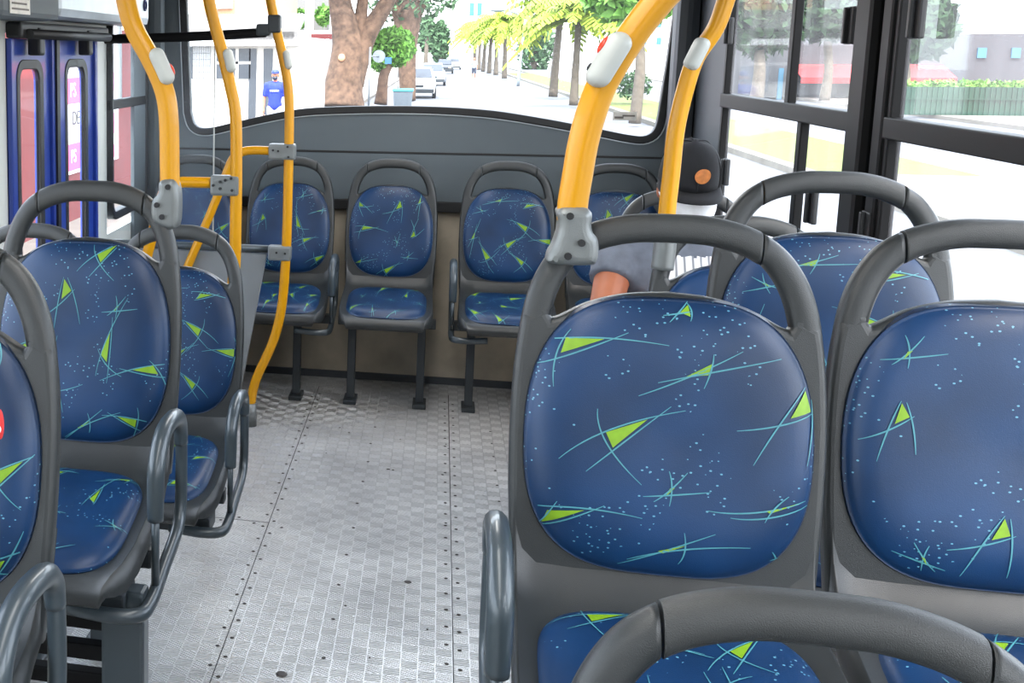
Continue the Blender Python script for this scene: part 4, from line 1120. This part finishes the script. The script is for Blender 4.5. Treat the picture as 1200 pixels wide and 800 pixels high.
# lamp post with signs
D = 66; b = at(607, 101, D); b.z = G+.1
t = thing('street_lamp', 'tall grey street lamp post with an arm, carrying round traffic signs', 'street lamp', b)
q = lambda u, v: at(u, v, D)-b
mb = MB(); mb.tube([q(607, 101), q(611, 60), q(615, 28), q(612, 20), q(600, 14), q(585, 12)], [.09, .08, .07, .06, .05, .05], 10); mb.build('post', 'pole', t)
mb = MB(); mb.ellipsoid(q(583, 12), (.4, .15, .1)); mb.build('lamp_head', 'pole', t)
for (u, v) in ((613, 52), (601, 62)):
    mb = MB(); c = q(u, v); mb.cyl(c, c+Vector((0, .04, 0)), .16, n=20); p_ = mb.build('traffic_sign', 'poster', t)
    mb = MB(); mb.tube([c+Vector((.15*math.cos(2*PI*k_/20), -.01, .15*math.sin(2*PI*k_/20))) for k_ in range(21)], .025, 6, sub=1); mb.build('red_ring', 'redsign', p_)
# poles on the left sidewalk
for i, (u, v, top) in enumerate(((504, 84, 5), (510, 82, 15), (490, 90, -10))):
    D = (95, 120, 78)[i]; b = at(u, v, D); b.z = G+.13; b.x -= 2.4
    mb = MB(); h = at(u, top, D).z-b.z; mb.cyl((0, 0, 0), (0, 0, h), .13, .1, n=10); mb.box((-.8, -.05, h-.5), (.8, .05, h-.4))
    o = mb.build('utility_pole', 'pole'); o.location = b; tag(o, ('pale utility pole in the middle of the row on the left sidewalk', 'pale utility pole farthest up the left sidewalk', 'pale utility pole just right of the mossy tree')[i], 'pole', 'utility poles on the left sidewalk')
# pedestrian figures
def walker(label, feet, D, h, shirt, trouser, rz=0):
    b = Vector(feet); t = thing('person', label, 'person', b, rz); k = h/1.75
    V = lambda x, y, z: Vector((x, y, z))*k
    mb = MB()
    def tor(mb, g=0):
        limb(mb, [V(0, 0, .95), V(0, 0, 1.15), V(0, 0, 1.35)], [(.13+g)*k, (.135+g)*k, (.13+g)*k]); mb.ellipsoid(V(0, 0, 1.33), ((.19+g)*k, (.11+g)*k, (.13+g)*k))
        for s in (-1, 1): limb(mb, [V(s*.19, 0, 1.40), V(s*.05, 0, 1.44)], [(.055+g)*k, (.05+g)*k])
    tor(mb); limb(mb, [V(0, 0, 1.42), V(0, -.01, 1.55)], [.055*k, .05*k]); head(mb, V(0, -.02, 1.63), Matrix.Identity(3), k)
    for s in (-1, 1):
        limb(mb, [V(s*.20, 0, 1.40), V(s*.25, .01, 1.12), V(s*.26, -.06, .88)], [.05*k, .04*k, .028*k]); hand(mb, V(s*.26, -.06, .87), (0, -.1, -1), (-s, 0, 0))
        limb(mb, [V(s*.09, 0, .92), V(s*.10, -.03*s, .50), V(s*.10, .05*s, .09)], [.085*k, .058*k, .038*k]); limb(mb, [V(s*.10, .05*s, .06), V(s*.11, .05*s-.15, .03)], [.038*k, .028*k])
    me = remesh(mb, .014, 2); me.materials.clear(); me.materials.append(M['skin']); part('body', me, t)
    mb = MB(); tor(mb, .018); mb.ellipsoid(V(0, 0, .95), (.17*k, .13*k, .12*k))
    for s in (-1, 1): mb.tube([V(s*.20, 0, 1.40), V(s*.245, .01, 1.15)], [.07*k, .065*k], 12, sub=1)
    me = remesh(mb, .018, 2); me.materials.clear(); me.materials.append(M[shirt]); part('shirt', me, t)
    mb = MB(); mb.ellipsoid(V(0, 0, .90), (.165*k, .12*k, .10*k))
    for s in (-1, 1): limb(mb, [V(s*.09, 0, .88), V(s*.10, -.03*s, .48)], [.1*k, .08*k])
    me = remesh(mb, .018, 2); me.materials.clear(); me.materials.append(M[trouser]); part('shorts', me, t)
    return t, k, V
D = 25
p = at(323, 82, D); gz = p.z-1.75
t, k, V = walker('man in a bright blue jersey, cap and dark face mask standing on the left sidewalk', (p.x, p.y, G+.13), D, p.z-(G+.13), 'blueshirt', 'greyshort')
mb = MB(); mb.ellipsoid(V(0, -.0, 1.70), (.095*k, .11*k, .07*k)); mb.ellipsoid(V(0, -.11, 1.675), (.075*k, .06*k, .012*k)); mb.build('cap', 'logo', t)
mb = MB(); mb.ellipsoid(V(0, -.075, 1.575), (.065*k, .06*k, .055*k)); mb.build('face_mask', 'cardark', t)
mb = MB(); mb.box(V(-.10, -.172, 1.27), V(.10, -.135, 1.30)); mb.build('chest_print', 'poster', t)
p = gnd(555, 92, G); walker('distant person in pale blue walking on the road ahead of the far cars', (p.x, p.y, G), 0, 1.7, 'cargrey', 'jeans')
# white house at left
D = 31
yH = at(280, 60, D).y
hx = lambda u, v: ony(u, v, yH)
t = thing('white_house', 'low white house with tiled wall and ribbed roof behind the man in blue', 'house', (hx(285, 100).x, yH, G+.13))
L0 = Vector(t.location)
def hb(name, mt, u0, u1, v0, v1, dy=0, th=.1, par=None, dep=None):
    a, b = hx(u0, v1)-L0, hx(u1, v0)-L0
    if v1 >= 160: a.z = 0
    mb = MB(); mb.box((a.x, dy, a.z), (b.x, dy+(dep or th), b.z)); return mb.build(name, mt, par or t)
hb('wall', 'whitehouse', 150, 365, 44, 170, 0, 4)
wt = hb('tiled_wall', 'tile', 226, 246, 48, 170, -.03)
mb = MB()
a, b_ = hx(226, 48)-L0, hx(246, 150)-L0
for i in range(9):
    x = a.x+(b_.x-a.x)*i/8; mb.box((x-.006, -.036, 0), (x+.006, -.03, a.z))
for i in range(14):
    z = a.z*i/14; mb.box((a.x, -.036, z), (b_.x, -.03, z+.012))
mb.build('grout_lines', 'roofgrey', wt)
wn = hb('window', 'winglass', 254, 294, 57, 92, -.04); hb('window_bar', 'whitehouse', 276, 280, 57, 92, -.05, .05, wn); hb('window_bar', 'whitehouse', 254, 294, 72, 75, -.05, .05, wn)
hb('door', 'winglass', 291, 301, 57, 140, -.04); hb('door', 'winglass', 308, 320, 57, 140, -.04); hb('window', 'winglass', 222, 226, 55, 92, -.04)
hb('fascia', 'poster', 150, 352, 47, 54, -.5, .1, None, .6)
mb = MB(); a, b_ = hx(150, 42)-L0, hx(350, 42)-L0; z2 = (hx(250, 19)-L0).z
for i in range(60):
    x = a.x+(b_.x-a.x)*i/60; mb.tube([(x, -.45, a.z), (x, 1.3, z2)], .11, 8, sub=1)
mb.build('roof', 'roofgrey', t)
hb('upper_wall', 'peach', 215, 320, -60, 30, 1.5, 4); hb('upper_window', 'whitehouse', 234, 262, -30, 8, 1.4)
# building with columns and balcony planting
D = 46; yH = at(350, 60, D).y
t = thing('balcony_building', 'pale building with round columns and green balcony planting left of the old tree', 'house', (hx(355, 100).x, yH, G+.13)); L0 = Vector(t.location)
hb('wall', 'whitehouse', 318, 400, 50, 170, .5, 4); hb('upper_wall', 'roofgrey', 318, 400, -60, 40, 1.5, 3); hb('fascia', 'poster', 330, 392, 36, 46, -.4, .4)
for (u, w) in ((334, 6), (362, 5), (390, 4)):
    a = hx(u, 40)-L0; mb = MB(); kk = yH/F; mb.cyl((a.x, 0, 0), (a.x, 0, (hx(u, -50)-L0).z), w*kk); mb.build('column', 'paleblock', t)
for (u, v) in ((350, 22), (378, 18)):
    mb = MB(); leaf_blob(mb, hx(u, v)-L0+Vector((0, .6, 0)), (10*yH/F, .6, 12*yH/F), 420, .14, rg); mb.build('planting', 'leaf', t)
hb('balcony_edge', 'maroon', 366, 392, 40, 46, -.5, .1); hb('window', 'winglass', 340, 350, 56, 80, .44); 
# towers far behind
def tower(label, u0, u1, v0, D, mt, wins):
    global yH, L0
    yH = at((u0+u1)/2, 50, D).y
    t = thing('apartment_tower', label, 'tower', (hx((u0+u1)/2, 60).x, yH, G), 0, 'tower blocks behind the street'); L0 = Vector(t.location)
    a, b = hx(u0, v0)-L0, hx(u1, v0)-L0
    mb = MB(); mb.box((a.x, 0, 0), (b.x, 12, a.z)); mb.build('wall', mt, t)
    for (u, v, w, h) in wins:
        a, b = hx(u-w/2, v+h/2)-L0, hx(u+w/2, v-h/2)-L0
        mb = MB(); mb.box((a.x, -.1, a.z), (b.x, .1, b.z)); mb.build('window', 'bluewin', t)
tower('white tower block at the end of the street with a pair of tall blue windows', 538, 598, -60, 290, 'paleblock', [(553, 11, 6, 15), (562, 11, 6, 15), (550, 33, 8, 12)])
tower('wide pale block behind the palms with small windows in rows', 604, 710, -60, 210, 'paleblock', [(u, v, 5, 4) for u in (586+20, 622, 640, 656, 688) for v in (5, 18, 33)])
tower('pale block at the far right behind the leaning palm', 712, 800, -60, 110, 'paleblock', [(u, v, 6, 8) for u in (725, 740, 755, 772) for v in (8, 28, 48)])
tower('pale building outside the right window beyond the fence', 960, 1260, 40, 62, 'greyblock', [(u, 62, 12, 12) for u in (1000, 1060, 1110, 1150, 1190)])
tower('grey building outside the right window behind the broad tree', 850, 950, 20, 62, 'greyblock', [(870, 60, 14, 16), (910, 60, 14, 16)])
# white picket fence across the street
D = 100; yH = at(680, 80, D).y; t = thing('picket_fence', 'white upright bar fence across the street behind the palms', 'fence', (hx(678, 90).x, yH, G)); L0 = Vector(t.location)
a, b = hx(655, 92)-L0, hx(720, 74)-L0
mb = MB(); mb.box((a.x, 0, b.z-.06), (b.x, .06, b.z)); mb.box((a.x, 0, .15), (b.x, .06, .25)); mb.build('rail', 'poster', t)
mb = MB()
for i in range(30): x = a.x+(b.x-a.x)*i/29; mb.box((x-.035, -.01, 0), (x+.035, .05, b.z))
mb.build('pickets', 'poster', t)
# right side: green fence with hedge, red awning shop, bus shelter kiosk
D = 38; yH = at(1120, 110, D).y
t = thing('green_fence', 'green sheet fence outside the right window, below a hedge', 'fence', (hx(1130, 130).x, yH, G+.12)); L0 = Vector(t.location)
mb = MB(); a, b = hx(1035, 140)-L0, hx(1290, 103)-L0
n = 80
for i in range(n):
    x0 = a.x+(b.x-a.x)*i/n; x1_ = a.x+(b.x-a.x)*(i+1)/n; mb.box((x0, (i % 2)*.03, 0), (x1_, .06+(i % 2)*.03, b.z))
mb.build('sheets', 'greenfence', t)
mb = MB(); mb.box((a.x, -.04, b.z*.55), (b.x, 0, b.z*.6)); mb.build('rail', 'greenfence', t)
hg = MB()
for i in range(14):
    x = a.x+(b.x-a.x)*(i+.5)/14; leaf_blob(hg, (x, .5, b.z), (.5, .35, .22), 160, .1, rg)
o = hg.build('hedge', 'leaf'); o.location = L0; tag(o, 'clipped green hedge showing above the green sheet fence', 'hedge')
D = 52; yH = at(1080, 85, D).y
t = thing('shop', 'shop with a long red awning across the street outside the right windows', 'shop', (hx(1040, 100).x, yH, G+.12)); L0 = Vector(t.location)
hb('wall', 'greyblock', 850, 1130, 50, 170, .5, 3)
a, b = hx(930, 90)-L0, hx(1110, 76)-L0
mb = MB(); mb.add([(a.x, -1.2, a.z), (b.x, -1.2, a.z), (b.x, .5, b.z), (a.x, .5, b.z), (a.x, -1.2, a.z-.25), (b.x, -1.2, a.z-.25)], [(0, 1, 2, 3), (4, 5, 1, 0)], 0, False); mb.build('awning', 'redsign', t)
hb('window', 'winglass', 935, 985, 95, 112, .42); hb('window', 'winglass', 868, 905, 78, 108, .42); hb('door', 'bluewin', 912, 922, 80, 130, .42)
# red stand in front
# maroon wall with posters seen through the door panes
xm = -4.2
mb = MB(); mb.box((xm-.3, 4, G+.13), (xm, 17.3, 1.95)); mb.box((xm-.3, 4, G+.13), (xm+.02, 17.3, G+.4)); mb = mb.build('maroon_wall', 'maroon'); tag(mb, 'maroon painted wall seen through the blue doors', 'wall')
def poster(label, u0, u1, v0, v1, kind):
    a, b = onx(u0, v0, xm+.03), onx(u1, v0, xm+.03); zt = onx((u0+u1)/2, v0, xm+.03).z; zb_ = onx((u0+u1)/2, v1, xm+.03).z
    w = b.y-a.y; t = thing('poster', label, 'poster', (xm+.01, (a.y+b.y)/2, zb_)); h = zt-zb_
    mb = MB(); mb.box((0, -w/2, 0), (.015, w/2, h)); mb.build('sheet', 'poster', t)
    def pink(y0, y1, z0, z1, mt='pink'):
        mb = MB(); mb.box((.015, -w/2+w*y0, h*z0), (.02, -w/2+w*y1, h*z1)); return mb.build('printed_block', mt, t)
    def txt(s, y, z, size, mt):
        cu = bpy.data.curves.new('t', 'FONT'); cu.body = s; cu.size = size; cu.extrude = .002; cu.align_x = 'CENTER'; cu.align_y = 'CENTER'
        o = bpy.data.objects.new('t', cu); C.objects.link(o); dg = bpy.context.evaluated_depsgraph_get(); me = bpy.data.meshes.new_from_object(o.evaluated_get(dg)); bpy.data.objects.remove(o)
        me.materials.clear(); me.materials.append(M[mt]); p = part('lettering', me, t); p.location = (.023, -w/2+w*y, h*z); p.rotation_euler = (PI/2, 0, PI/2); return p
    if kind == 0:
        pink(.0, 1, .60, .82); txt('PS', .5, .71, h*.17, 'poster'); txt('DE', .6, .47, h*.17, 'darkink'); txt('S', .13, .47, h*.17, 'darkink')
        pink(0, 1, .03, .26); txt('PS', .5, .145, h*.16, 'poster')
    else:
        pink(0, .75, .78, .98); txt('A', .4, .88, h*.12, 'poster'); pink(0, .8, .52, .66); pink(0, .8, .2, .36); txt('A', .4, .28, h*.12, 'poster'); pink(0, .8, .02, .12)
poster('white poster with pink bands and dark lettering seen through the right door leaf', 68, 101, 66, 204, 0)
poster('white poster with pink shapes seen through the side window beside the doors', 112, 139, 30, 190, 1)

# ------------------------------------------------------------------ light
w = bpy.data.worlds.new('sky'); bpy.context.scene.world = w; w.use_nodes = True
nt = w.node_tree; bg = nt.nodes['Background']
sky = nt.nodes.new('ShaderNodeTexSky'); sky.sky_type = 'NISHITA'; sky.sun_disc = False; sky.sun_elevation = math.radians(55); sky.sun_rotation = math.radians(140)
sky.air_density = 1.0; sky.dust_density = 4.0; sky.ozone_density = .6
mx = nt.nodes.new('ShaderNodeMix'); mx.data_type = 'RGBA'; mx.inputs[0].default_value = .6; mx.inputs[7].default_value = (6, 6.2, 6.5, 1)
nt.links.new(sky.outputs[0], mx.inputs[6]); nt.links.new(mx.outputs[2], bg.inputs['Color']); bg.inputs['Strength'].default_value = 1.0
sl = bpy.data.lights.new('sun', 'SUN'); sl.energy = 6.5; sl.angle = math.radians(2); sl.color = (1, .97, .92)
so = bpy.data.objects.new('sun', sl); C.objects.link(so)
sd = Vector((.25, .55, -1)); so.rotation_euler = sd.to_track_quat('-Z', 'Y').to_euler(); so.location = (0, 0, 20)
sc = bpy.context.scene
sc.view_settings.view_transform = 'Standard'; sc.view_settings.look = 'None'; sc.view_settings.exposure = .38
sc.cycles.use_denoising = True; sc.cycles.max_bounces = 8; sc.cycles.transparent_max_bounces = 16; sc.cycles.caustics_reflective = False; sc.cycles.caustics_refractive = False
try: sc.cycles.denoiser = 'OPENIMAGEDENOISE'
except Exception: pass
